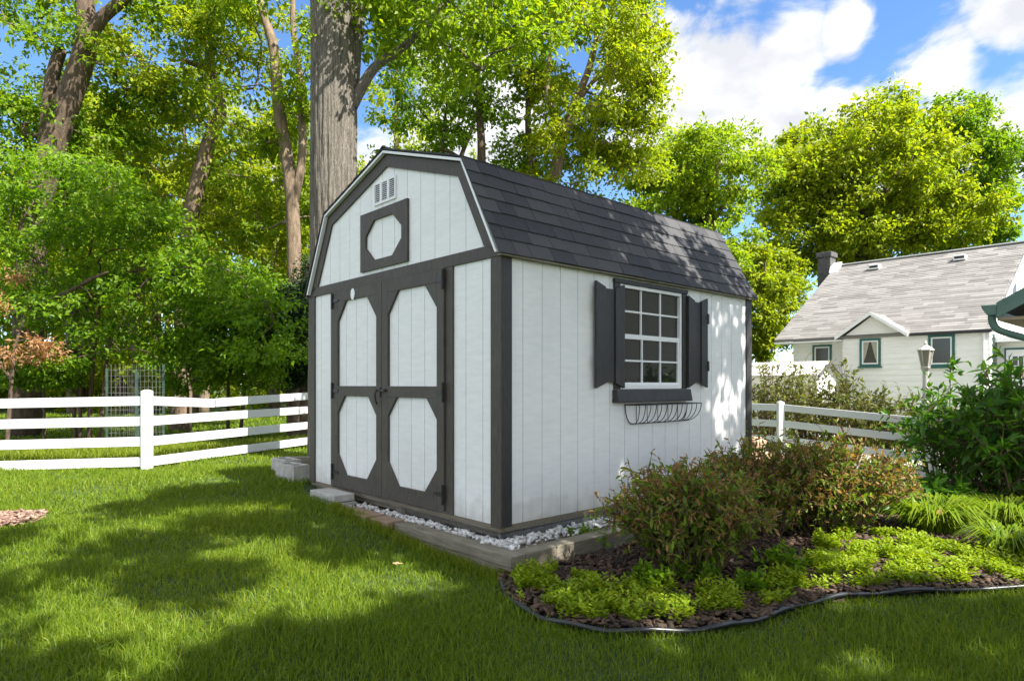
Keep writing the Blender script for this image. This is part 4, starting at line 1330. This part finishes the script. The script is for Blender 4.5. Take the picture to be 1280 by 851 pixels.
tree('japanese_maple', 'small rusty-orange leaved maple at the left edge behind the fence', B0(Yd, 8),
     [([B0(Yd, 8)] + T(Yd, (15, 470), (20, 430), (30, 400)), [.035, .03, .025, .012]), (T(Yd, (14, 475), (-20, 420), (-40, 380)), [.03, .02, .01])],
     [(PX(35, 440, Yd), (.42, .4, .2), 9), (PX(-10, 455, Yd), (.3, .4, .3), 4), (PX(8, 345, Yd), (.3, .3, .05), 2), (PX(4, 388, Yd), (.25, .3, .06), 2)],
     M['redleaf'], M['bark2'], .11, 60, 63, crad=.3, flat=.4, rtip=.006, aspect=.32)
Yd = 13.2
tree('evergreen_tree', 'dark dense evergreen against the left wall of the shed', B0(Yd, 380),
     [([B0(Yd, 380)] + T(Yd, (380, 420), (382, 360), (384, 330)), [.09, .08, .05, .02])],
     [(PX(382, 420, Yd), (.72, .8, 1.1), 70), (PX(400, 375, Yd + .4), (.6, .7, .9), 30)], M['evergreen'], M['bark2'], .10, 200, 64, crad=.30, rtip=.006, aspect=.3)
Yd = 13.4
tree('shade_bush', 'large green bush under the tan-trunked tree, left of the evergreen', B0(Yd, 285),
     [([B0(Yd, 285)] + T(Yd, (285, 450), (280, 400)), [.04, .03, .015]), ([B0(Yd, 300)] + T(Yd, (310, 450), (325, 400)), [.04, .03, .015])],
     [(PX(275, 425, Yd), (1.3, .7, .85), 50), (PX(335, 385, Yd), (.7, .6, 1.1), 34)], M['dogwood'], M['bark2'], .11, 120, 65, crad=.36, rtip=.006, cat='bush')
tree('shade_bush', 'pale green bush at knee height behind the fence between the cage and the shed', B0(12.2, 235),
     [([B0(12.2, 235)] + T(12.2, (235, 490), (232, 460)), [.03, .02, .01])],
     [(PX(235, 465, 12.2), (.8, .5, .35), 20), (PX(330, 462, 12.4), (.6, .5, .4), 14)], M['dogwood'], M['bark2'], .085, 110, 66, crad=.26, rtip=.005, cat='bush')

tree('shade_bush', 'green bush under the rusty maple at the left edge behind the fence', B0(12.4, 55),
     [([B0(12.4, 55)] + T(12.4, (55, 480), (50, 450)), [.03, .02, .01])],
     [(PX(45, 450, 12.4), (1.3, .5, .5), 34)], M['dogwood'], M['bark2'], .1, 110, 67, crad=.3, rtip=.005, cat='bush')
# far woods
rng = np.random.default_rng(71)
cen = []; tmb = MB()
for _ in range(92):
    px = rng.uniform(-160, 850); Yf = rng.uniform(25, 42)
    b = PX(px, 480, Yf); h = rng.uniform(9, 17) if px < 640 else rng.uniform(6, 10)
    p, r = smoothpath([(b[0], b[1], -.2), (b[0] + rng.normal(0, .3), b[1], h * .4), (b[0] + rng.normal(0, .8), b[1], h * .9)], [.22, .17, .05], 4)
    tmb.tube(p, r, 6, False)
    cen.append(ell(rng, (b[0], b[1], h * .62), (2.3, 2.0, h * .36), 20, .2))
    if rng.random() < .75: cen.append(ell(rng, (b[0], b[1], 1.6), (2.3, 1.5, 1.5), 9, .1))
for _ in range(14):
    px = rng.uniform(930, 1330); Yf = rng.uniform(46, 58); b = PX(px, 480, Yf); cen.append(ell(rng, (b[0], b[1], 5), (3.5, 3, 4.5), 16, .1))
cen = np.concatenate(cen)
rr = np.stack([rng.uniform(.6, 1.15, len(cen))] * 3, 1) * np.array([1.1, 1.1, .7])
V, Fc = cluster_leaves(rng, cen, rr, 150, .20)
fw = npmesh('far_woods', V, Fc, M['maple2']); tag(fw, 'leafy woodland rising behind the yard', 'woods', kind='stuff')
t_ = tmb.build('woods_trunks', M['bark2'], fw, fix=False)


# ================================================================ SHRUBS AND PLANTS
def shrub(name, label, base, h, r, nst, leaf, size, per, seed, tipmat=None, group=None, aspect=.35, six=True, tipfrac=.15, lean=1.0, cat='shrub', stemr=.006, up=.5, twig=4):
    rng = np.random.default_rng(seed)
    root = empty(name, tuple(base), 0, label, cat, group)
    mb = MB(); P = []; D = []; tipP = []; tipD = []
    for s in range(nst):
        a = rng.uniform(0, 2 * math.pi); q = math.sqrt(rng.random())
        e = np.array([r[0] * q * math.cos(a) * lean, r[1] * q * math.sin(a) * lean, h * (1 - .42 * q * q) * rng.uniform(.72, 1.06)])
        b = np.array([r[0] * .25 * q * math.cos(a), r[1] * .25 * q * math.sin(a), -.03])
        if h > 1.2 and rng.random() < .09: e[2] *= 1.22
        m = b + (e - b) * .55 + np.array([0, 0, h * .10]) + rng.normal(size=3) * .03 * h
        p, rd = smoothpath([b, m, e], [stemr, stemr * .8, stemr * .35], 5)
        mb.tube(p, rd, 4, False)
        p = np.array(p)
        ax = [(p, True)]
        for _ in range(twig):
            i = rng.integers(len(p) // 3, len(p) - 1); d = unit((rng.normal(size=(1, 3)) + np.array([[0, 0, .6]])))[0]
            tl = h * rng.uniform(.12, .3); t2 = np.array([p[i], p[i] + d * tl * .5 + np.array([0, 0, .01]), p[i] + d * tl])
            mb.tube(t2, [stemr * .5, stemr * .4, stemr * .25], 3, False); ax.append((t2, False))
        for pl, main in ax:
            seg = np.linalg.norm(np.diff(pl, axis=0), axis=1).sum()
            n = max(4, int(per * seg / h))
            tt = rng.uniform(.16 if main else .1, 1.0, n)
            idx = tt * (len(pl) - 1); i0 = np.minimum(idx.astype(int), len(pl) - 2); fr_ = (idx - i0)[:, None]
            pos = pl[i0] * (1 - fr_) + pl[i0 + 1] * fr_
            ax_d = unit(pl[i0 + 1] - pl[i0]); dd = ax_d * up + unit(rng.normal(size=(n, 3))) * .9
            tip = tt > 1 - tipfrac
            tip &= (rng.random(n) < .8)
            P.append(pos[~tip]); D.append(dd[~tip]); tipP.append(pos[tip]); tipD.append(dd[tip])
    mb.build('stems', M['stem'], root, fix=False)
    P = np.concatenate(P); D = np.concatenate(D); tP = np.concatenate(tipP); tD = np.concatenate(tipD)
    if tipmat is None: P = np.concatenate([P, tP]); D = np.concatenate([D, tD])
    N = np.array([0, 0, 1.0]) + rng.normal(size=P.shape) * .5
    ln = size * rng.uniform(.6, 1.25, len(P))
    V, Fc = leafgeo(P, D, N, ln, ln * aspect * rng.uniform(.85, 1.2, len(P)), six); npmesh('foliage', V, Fc, leaf, root)
    if tipmat is not None:
        N = np.array([0, 0, 1.0]) + rng.normal(size=tP.shape) * .5
        ln = size * .85 * rng.uniform(.6, 1.2, len(tP))
        V, Fc = leafgeo(tP, tD, N, ln, ln * aspect, six); npmesh('new_growth', V, Fc, tipmat, root)
    return root


def gb(px, py, z=0.): q = GP(px, py, z); return (q[0], q[1], float(hgt(*q)) + .03)


SPG = 'reddish spirea shrubs in the mulch bed'
shrub('spirea_shrub', 'reddish-tipped spirea shrub nearest the corner timbers of the shed', gb(862, 722), .74, (.60, .50), 175, M['spirea'], .054, 32, 81, M['spireatip'], SPG, .36, True, .30)
shrub('spirea_shrub', 'wide reddish-brown spirea shrub in front of the right fence', gb(1030, 672), .80, (.78, .54), 190, M['spirea'], .054, 32, 82, M['spireatip'], SPG, .36, True, .36)
shrub('spirea_shrub', 'spirea shrub squeezed between the other two against the shed wall', gb(945, 676), .80, (.62, .48), 130, M['spirea'], .054, 30, 83, M['spireatip'], SPG, .36, True, .42)
shrub('lilac_shrub', 'tall dark green shrub with long upright shoots at the right edge', (5.15, 6.55, -.02), 1.45, (1.08, .75), 58, M['lilac'], .125, 34, 84, None, None, .36, True, stemr=.012, up=.6, twig=6)
shrub('lilac_shrub', 'looser green shrub with arching shoots overlapping the right fence rails', (5.3, 7.9, -.15), 1.5, (.62, .5), 22, M['lilac'], .105, 34, 85, None, None, .38, True, stemr=.009, up=.6, twig=5)
shrub('lilac_shrub', 'green shrub behind the tall one, just below the sage green eave', (5.9, 7.3, -.1), 1.35, (.9, .7), 50, M['lilac'], .12, 36, 86, None, None, .36, True, stemr=.01, up=.6, twig=5)
shrub('peony_plant', 'low dark leafy plant behind the golden grass clumps', gb(1150, 648), .36, (.55, .4), 60, M['lilac'], .11, 18, 87, None, None, .4, True, stemr=.005, cat='plant', twig=2)
OLG = 'olive shrubs behind the right fence'
for k, (px, Yk, h, r, lb) in enumerate(((962, 13.6, 1.85, .85, 'olive shrub behind the right fence next to the shed corner'),
                                        (1012, 14.2, 1.95, .9, 'olive shrub behind the fence post, in front of the white cellar entry'),
                                        (1062, 13.4, 1.75, .9, 'olive shrub behind the fence below the small house gable'),
                                        (1112, 12.8, 1.6, .8, 'olive shrub behind the fence left of the lamp post'))):
    q = PX(px, 480, Yk)
    shrub('olive_shrub', lb, (q[0], q[1], float(hgt(q[0], q[1]))), h, (r, r * .7), 60, M['olive'], .10, 26, 90 + k, None, OLG, .4, True, stemr=.009, twig=4)

# small perennials in the mulch
PG = 'small green perennials in the mulch'
for k, (px, py, h, r, lb) in enumerate(((735, 690, .17, .22, 'low bright green perennial against the side timber'),
                                        (812, 742, .15, .14, 'small perennial under the front of the nearest spirea'),
                                        (870, 735, .17, .16, 'leafy perennial below the middle of the nearest spirea'),
                                        (975, 722, .18, .18, 'perennial between the two front spireas'),
                                        (938, 745, .12, .12, 'tiny perennial beside the lime groundcover edge'))):
    shrub('perennial_plant', lb, gb(px, py), h, (r, r * .8), 22, M['dogwood'], .05, 10, 100 + k, None, PG, .5, True, stemr=.003, cat='plant', twig=1)


# lime groundcover: one mat nobody could count
def cover_patch(polys, n, seed):
    rng = np.random.default_rng(seed); Q = []
    for poly, m in polys:
        w = [tuple(GP(*p)) for p in poly]
        q = rand_in(w, m, rng); Q.append(q)
    q = np.concatenate(Q)
    # clump: keep by noise
    keep = np.array([mnoise.noise(Vector((x * 4.5, y * 4.5, 2.0))) + .5 * mnoise.noise(Vector((x * 12, y * 12, 5))) > -.13 for x, y in q])
    q = q[keep]
    k = len(q); P = []; D = []; N = []; Ln = []
    hh = rng.uniform(.035, .095, k) * (1 + .5 * np.sin(q[:, 0] * 9) * np.sin(q[:, 1] * 8))
    z = hgt(q[:, 0], q[:, 1]) + .035
    for lv in range(5):
        a = rng.uniform(0, 2 * math.pi, k) + lv * 2.1
        f = .3 + .7 * lv / 4
        pos = np.column_stack([q[:, 0], q[:, 1], z + hh * f])
        d = np.column_stack([np.cos(a), np.sin(a), np.full(k, .75 * f)])
        P.append(pos); D.append(d); N.append(np.array([0, 0, 1.]) + rng.normal(size=(k, 3)) * .3); Ln.append(.034 * rng.uniform(.7, 1.3, k) * (1.15 - .3 * f))
    P = np.concatenate(P); D = np.concatenate(D); N = np.concatenate(N); Ln = np.concatenate(Ln)
    V, Fc = leafgeo(P, D, N, Ln, Ln * .5, True)
    return V, Fc


V, Fc = cover_patch([([(640, 735), (690, 724), (745, 732), (765, 770), (755, 792), (700, 786), (650, 765)], 1500),
                     ([(765, 752), (800, 735), (850, 745), (915, 752), (930, 770), (880, 787), (790, 790), (760, 775)], 850),
                     ([(935, 745), (1000, 715), (1040, 700), (1060, 735), (1010, 752), (950, 768)], 1200),
                     ([(1015, 690), (1080, 672), (1170, 690), (1230, 712), (1300, 718), (1300, 738), (1165, 739), (1070, 743), (1035, 735)], 4200)], 0, 111)
tag(npmesh('lime_groundcover', V, Fc, M['lime']), 'lime green groundcover spreading along the bed edging', 'groundcover', kind='stuff')

# golden hakone grass clumps
def hakone(label, base, r, n, ln, seed):
    rng = np.random.default_rng(seed); root = empty('ornamental_grass', tuple(base), 0, label, 'grass clump', 'golden ornamental grass clumps')
    a = rng.uniform(0, 2 * math.pi, n); q = np.sqrt(rng.random(n)) * r * .45
    b = np.column_stack([np.cos(a) * q, np.sin(a) * q, np.zeros(n)])
    a2 = a + rng.normal(0, .5, n); d = np.column_stack([np.cos(a2), np.sin(a2), np.zeros(n)])
    l = ln * rng.uniform(.6, 1.2, n)[:, None]; out = rng.uniform(.35, 1.0, n)[:, None]
    up = np.array([0, 0, 1.]); sd = np.column_stack([-np.sin(a2), np.cos(a2), np.zeros(n)]); w = .0055 * rng.uniform(.7, 1.3, n)[:, None]
    c1 = b + up * l * .42 + d * l * out * .18; c2 = b + up * l * .58 + d * l * out * .5; c3 = b + up * l * (.62 - .3 * out) + d * l * (.25 + out * .62)
    rows = [b - sd * w * .7, b + sd * w * .7, c1 - sd * w, c1 + sd * w, c2 - sd * w, c2 + sd * w, c3 - sd * w * .15, c3 + sd * w * .15]
    V = np.stack(rows, 1).reshape(-1, 3); k = np.arange(n)[:, None] * 8
    Fc = np.concatenate([k + np.array([[0, 1, 3, 2]]), k + np.array([[2, 3, 5, 4]]), k + np.array([[4, 5, 7, 6]])], 0)
    npmesh('blades', V, Fc, M['hakone'], root)


hakone('largest golden grass clump, left of the other clumps beside the spirea', gb(1165, 672), .42, 750, .42, 121)
hakone('golden grass clump behind the smallest one at the right edge', gb(1262, 668), .40, 650, .40, 122)
hakone('smallest golden grass clump, in front at the right edge', gb(1258, 702), .28, 420, .32, 123)

# ================================================================ SHADE: unseen tree behind and right of the camera, crown shaped for the dapples
SHR = sh / math.tan(EL)
rng = np.random.default_rng(131)
LITPX = [(150, 608, 160, 17), (300, 575, 90, 12), (50, 640, 85, 12), (110, 672, 90, 12), (250, 650, 60, 8), (395, 600, 30, 6), (450, 720, 85, 20), (400, 760, 50, 8),
         (520, 745, 35, 8), (300, 690, 50, 8), (120, 735, 45, 7), (150, 800, 80, 15), (60, 838, 80, 13), (250, 775, 60, 7), (330, 730, 30, 8), (235, 838, 45, 10), (450, 628, 20, 5), (490, 645, 18, 6),
         (1030, 830, 65, 16), (1250, 812, 45, 14), (880, 815, 40, 7), (1120, 700, 120, 22), (1250, 725, 60, 12), (1170, 655, 70, 18), (1000, 640, 80, 45), (870, 610, 50, 20), (690, 755, 45, 12), (1000, 730, 50, 12), (850, 765, 40, 8), (565, 790, 35, 6), (20, 700, 50, 10), (10, 655, 70, 22)]
LIT = []
for (px, py, ax, ay) in LITPX:
    c = GP(px, py, .05); e = GP(px, py - ay, .05); x2 = GP(px + ax, py, .05)
    LIT.append((c[0], c[1], abs(x2[0] - c[0]), abs(e[1] - c[1]) * .9))
# the wall and the roof of the shed: (s0, s1, z0, z1) patches that the sun reaches
WL = [(1.06, 1.26, .3, 1.15), (1.45, 1.58, .3, .85), (2.80, 3.15, .6, 2.0), (3.42, 3.60, .8, 2.0)]
RL = [(1.4, 3.7, 2.3, 3.0)]
cen = []
WHR = (SHR @ UX)


def lit_ground(g, m=.10):
    return any(((g[0] - x) / (a + m)) ** 2 + ((g[1] - y) / (b_ + m)) ** 2 < 1 for (x, y, a, b_) in LIT)


def where(c):
    """what the shadow of a clump at c falls on"""
    ly = (c[:2] - SHED) @ UX; t = ly / WHR
    zw = c[2] - t; sx = (c[:2] - SHED) @ VX - (SHR @ VX) * t
    if 0 < zw < 2.25 and 0 < sx < L: return 'wall', sx, zw
    if 2.25 <= zw < 4.3 and 0 < sx < L: return 'roof', sx, zw
    return 'ground', c[0] - SHR[0] * c[2], c[1] - SHR[1] * c[2]


def try_add(p, z0):
    for _ in range(8):
        z = rng.uniform(5.6, 9.0)
        c = np.array([p[0] + SHR[0] * (z - z0), p[1] + SHR[1] * (z - z0), z])
        if c[1] > .2 and (c[2] - .9 - CAMH) < .60 * c[1] and abs(c[0]) < .9 * c[1] + .6: continue
        k, a, b = where(c)
        if k == 'ground' and lit_ground((a, b)): continue
        if k == 'wall' and rng.random() < .995 and any(w0 - .12 < a < w1 + .12 and q0 - .2 < b < q1 + .2 for w0, w1, q0, q1 in WL): continue
        if k == 'roof' and a > 1.2 and rng.random() < (.7 if a < 2.4 else .93): continue
        cen.append(c); return


for _ in range(900):                                     # the lawn
    g = np.array([rng.uniform(-5.0, 5.2), rng.uniform(1.2, 7.4)])
    if lit_ground(g): continue
    if g[0] > 2.0 and g[1] > 4.6 and rng.random() < .6: continue
    try_add(g, 0)
for _ in range(270):                                     # the long wall
    sx, zw = rng.uniform(-.1, L), rng.uniform(.1, 2.3)
    try_add(sw(sx, 0), zw)
for _ in range(70):                                      # the roof
    sx = L * rng.random() ** 1.5
    if sx > 1.4 and rng.random() < .5 + .2 * (sx - 1.4): continue
    try_add(sw(sx, .15), rng.uniform(2.3, 3.3))
cen = np.array(cen)
tb = np.array([4.6, -4.2, 0.0])
st_ = empty('shade_maple', tuple(tb), 0, 'unseen tall maple behind the viewpoint, crown shaped to shade lawn and shed', 'tree')
mb = MB()
p, r = smoothpath([(0, 0, -.2), (0, 0, 2), (.05, .1, 5), (-.2, .8, 8), (-.3, 1.5, 10.5)], [.4, .32, .27, .2, .08], 6); mb.tube(p, r, 14, False)
skeleton(mb, rng, [p], cen - tb, .010, start=.4, rmax=.10)
mb.build('trunk', M['bark2'], st_, smooth=True, fix=False)
rr = np.stack([rng.uniform(.20, .36, len(cen))] * 3, 1)
V, Fc = cluster_leaves(rng, cen - tb, rr, 90, .125, .7, aspect=.75)
npmesh('crown', V, Fc, M['oak'], st_)

# ================================================================ LIGHT, SKY, CAMERA
sun = bpy.data.lights.new('sun', 'SUN'); sun.energy = 5.0; sun.angle = math.radians(.5); sun.color = (1, .95, .86)
so = bpy.data.objects.new('sun', sun); C.objects.link(so)
so.rotation_euler = Vector(tuple(-SUN)).to_track_quat('-Z', 'Y').to_euler(); so.location = (10, -10, 20)

wd = bpy.data.worlds.new('World'); S.world = wd; wd.use_nodes = True
nt = wd.node_tree; N = nt.nodes; Lk = nt.links
bg = N['Background']; bg.inputs['Strength'].default_value = .15
sky = N.new('ShaderNodeTexSky'); sky.sky_type = 'NISHITA'; sky.sun_disc = False
sky.sun_elevation = EL; sky.sun_rotation = math.atan2(sh[0], sh[1]); sky.air_density = .75; sky.dust_density = .3; sky.ozone_density = 2.0
tc = N.new('ShaderNodeTexCoord')
nv = N.new('ShaderNodeVectorMath'); nv.operation = 'NORMALIZE'; Lk.new(tc.outputs['Generated'], nv.inputs[0])
CL = [(895, 75, 75), (838, 110, 85), (985, 65, 60), (1060, 45, 45), (960, 125, 50), (880, 165, 90), (1180, 95, 75), (1262, 25, 65), (1170, 175, 110), (1260, 150, 100), (1060, 150, 60), (990, 165, 60), (600, 120, 90), (440, 260, 90)]
last = None
for (px, py, rp) in CL:
    d = np.array([(px - CX) / F, 1, (HY - py) / F]); sc = 1 / np.linalg.norm(d); d = d * sc
    ds = N.new('ShaderNodeVectorMath'); ds.operation = 'DISTANCE'; Lk.new(nv.outputs[0], ds.inputs[0]); ds.inputs[1].default_value = tuple(d)
    mr = N.new('ShaderNodeMapRange'); mr.inputs[1].default_value = 0; mr.inputs[2].default_value = rp / F * sc * 1.5; mr.inputs[3].default_value = 1; mr.inputs[4].default_value = 0
    Lk.new(ds.outputs['Value'], mr.inputs[0])
    if last is None: last = mr.outputs[0]
    else:
        mx = N.new('ShaderNodeMath'); mx.operation = 'MAXIMUM'; Lk.new(last, mx.inputs[0]); Lk.new(mr.outputs[0], mx.inputs[1]); last = mx.outputs[0]
nz = N.new('ShaderNodeTexNoise'); nz.inputs['Scale'].default_value = 7.0; nz.inputs['Detail'].default_value = 9; nz.inputs['Roughness'].default_value = .55; nz.inputs['Distortion'].default_value = .3
mpw = N.new('ShaderNodeMapping'); mpw.inputs['Scale'].default_value = (1, 1, 1.7); Lk.new(nv.outputs[0], mpw.inputs[0]); Lk.new(mpw.outputs[0], nz.inputs['Vector'])
m1 = N.new('ShaderNodeMath'); m1.operation = 'MULTIPLY_ADD'; Lk.new(nz.outputs['Fac'], m1.inputs[0]); m1.inputs[1].default_value = 2.2; m1.inputs[2].default_value = -1.1
m2 = N.new('ShaderNodeMath'); m2.operation = 'ADD'; Lk.new(last, m2.inputs[0]); Lk.new(m1.outputs[0], m2.inputs[1])
mr = N.new('ShaderNodeMapRange'); mr.interpolation_type = 'SMOOTHSTEP'; mr.inputs[1].default_value = .28; mr.inputs[2].default_value = .66
Lk.new(m2.outputs[0], mr.inputs[0])
# bright cloud added out of view, behind and above, to fill the shade
n2 = N.new('ShaderNodeTexNoise'); n2.inputs['Scale'].default_value = 3.0; n2.inputs['Detail'].default_value = 7; Lk.new(mpw.outputs[0], n2.inputs['Vector'])
sx = N.new('ShaderNodeSeparateXYZ'); Lk.new(nv.outputs[0], sx.inputs[0])
bk_ = N.new('ShaderNodeMapRange'); bk_.inputs[1].default_value = .62; bk_.inputs[2].default_value = .2; bk_.inputs[3].default_value = 0; bk_.inputs[4].default_value = 1; Lk.new(sx.outputs['Y'], bk_.inputs[0])
mr2 = N.new('ShaderNodeMapRange'); mr2.interpolation_type = 'SMOOTHSTEP'; mr2.inputs[1].default_value = .38; mr2.inputs[2].default_value = .56; Lk.new(n2.outputs['Fac'], mr2.inputs[0])
mm = N.new('ShaderNodeMath'); mm.operation = 'MULTIPLY'; Lk.new(mr2.outputs[0], mm.inputs[0]); Lk.new(bk_.outputs[0], mm.inputs[1])
cm = N.new('ShaderNodeMath'); cm.operation = 'MAXIMUM'; Lk.new(mr.outputs[0], cm.inputs[0]); Lk.new(mm.outputs[0], cm.inputs[1])
mixc = N.new('ShaderNodeMix'); mixc.data_type = 'RGBA'
Lk.new(cm.outputs[0], mixc.inputs[0]); hsv = N.new('ShaderNodeHueSaturation'); hsv.inputs['Saturation'].default_value = 1.15; hsv.inputs['Value'].default_value = .78; Lk.new(sky.outputs[0], hsv.inputs['Color']); Lk.new(hsv.outputs[0], mixc.inputs[6]); mixc.inputs[7].default_value = (2.3, 2.3, 2.35, 1)
# cloud shading mixed in by noise, and the warm fill cloud added behind the camera
n3 = N.new('ShaderNodeTexNoise'); n3.inputs['Scale'].default_value = 9; n3.inputs['Detail'].default_value = 6; Lk.new(mpw.outputs[0], n3.inputs['Vector'])
cr = ramp(N, [(.33, (2.0, 2.06, 2.2)), (.58, (2.9, 2.88, 2.88))]); Lk.new(n3.outputs['Fac'], cr.inputs[0])
cb = N.new('ShaderNodeMix'); cb.data_type = 'RGBA'; Lk.new(bk_.outputs[0], cb.inputs[0]); Lk.new(cr.outputs[0], cb.inputs[6]); cb.inputs[7].default_value = (4.1, 3.92, 3.68, 1)
Lk.new(cb.outputs[2], mixc.inputs[7])
Lk.new(mixc.outputs[2], bg.inputs[0])

cam = bpy.data.cameras.new('camera'); co = bpy.data.objects.new('camera', cam); C.objects.link(co)
co.location = (0, 0, CAMH); co.rotation_euler = (math.radians(90), 0, 0)
cam.sensor_width = 36; cam.lens = F / 1280 * 36; cam.shift_y = (HY - 425.5) / 1280; cam.clip_end = 2000; cam.clip_start = .05
S.camera = co
S.view_settings.view_transform = 'Standard'; S.view_settings.look = 'None'; S.view_settings.exposure = 1.5; S.view_settings.gamma = 1
S.view_settings.use_curve_mapping = False
cy = S.cycles
cy.max_bounces = 7; cy.diffuse_bounces = 4; cy.glossy_bounces = 2; cy.transmission_bounces = 4; cy.transparent_max_bounces = 4
cy.use_denoising = True; cy.sample_clamp_indirect = 6
try: cy.denoiser = 'OPENIMAGEDENOISE'
except Exception: pass
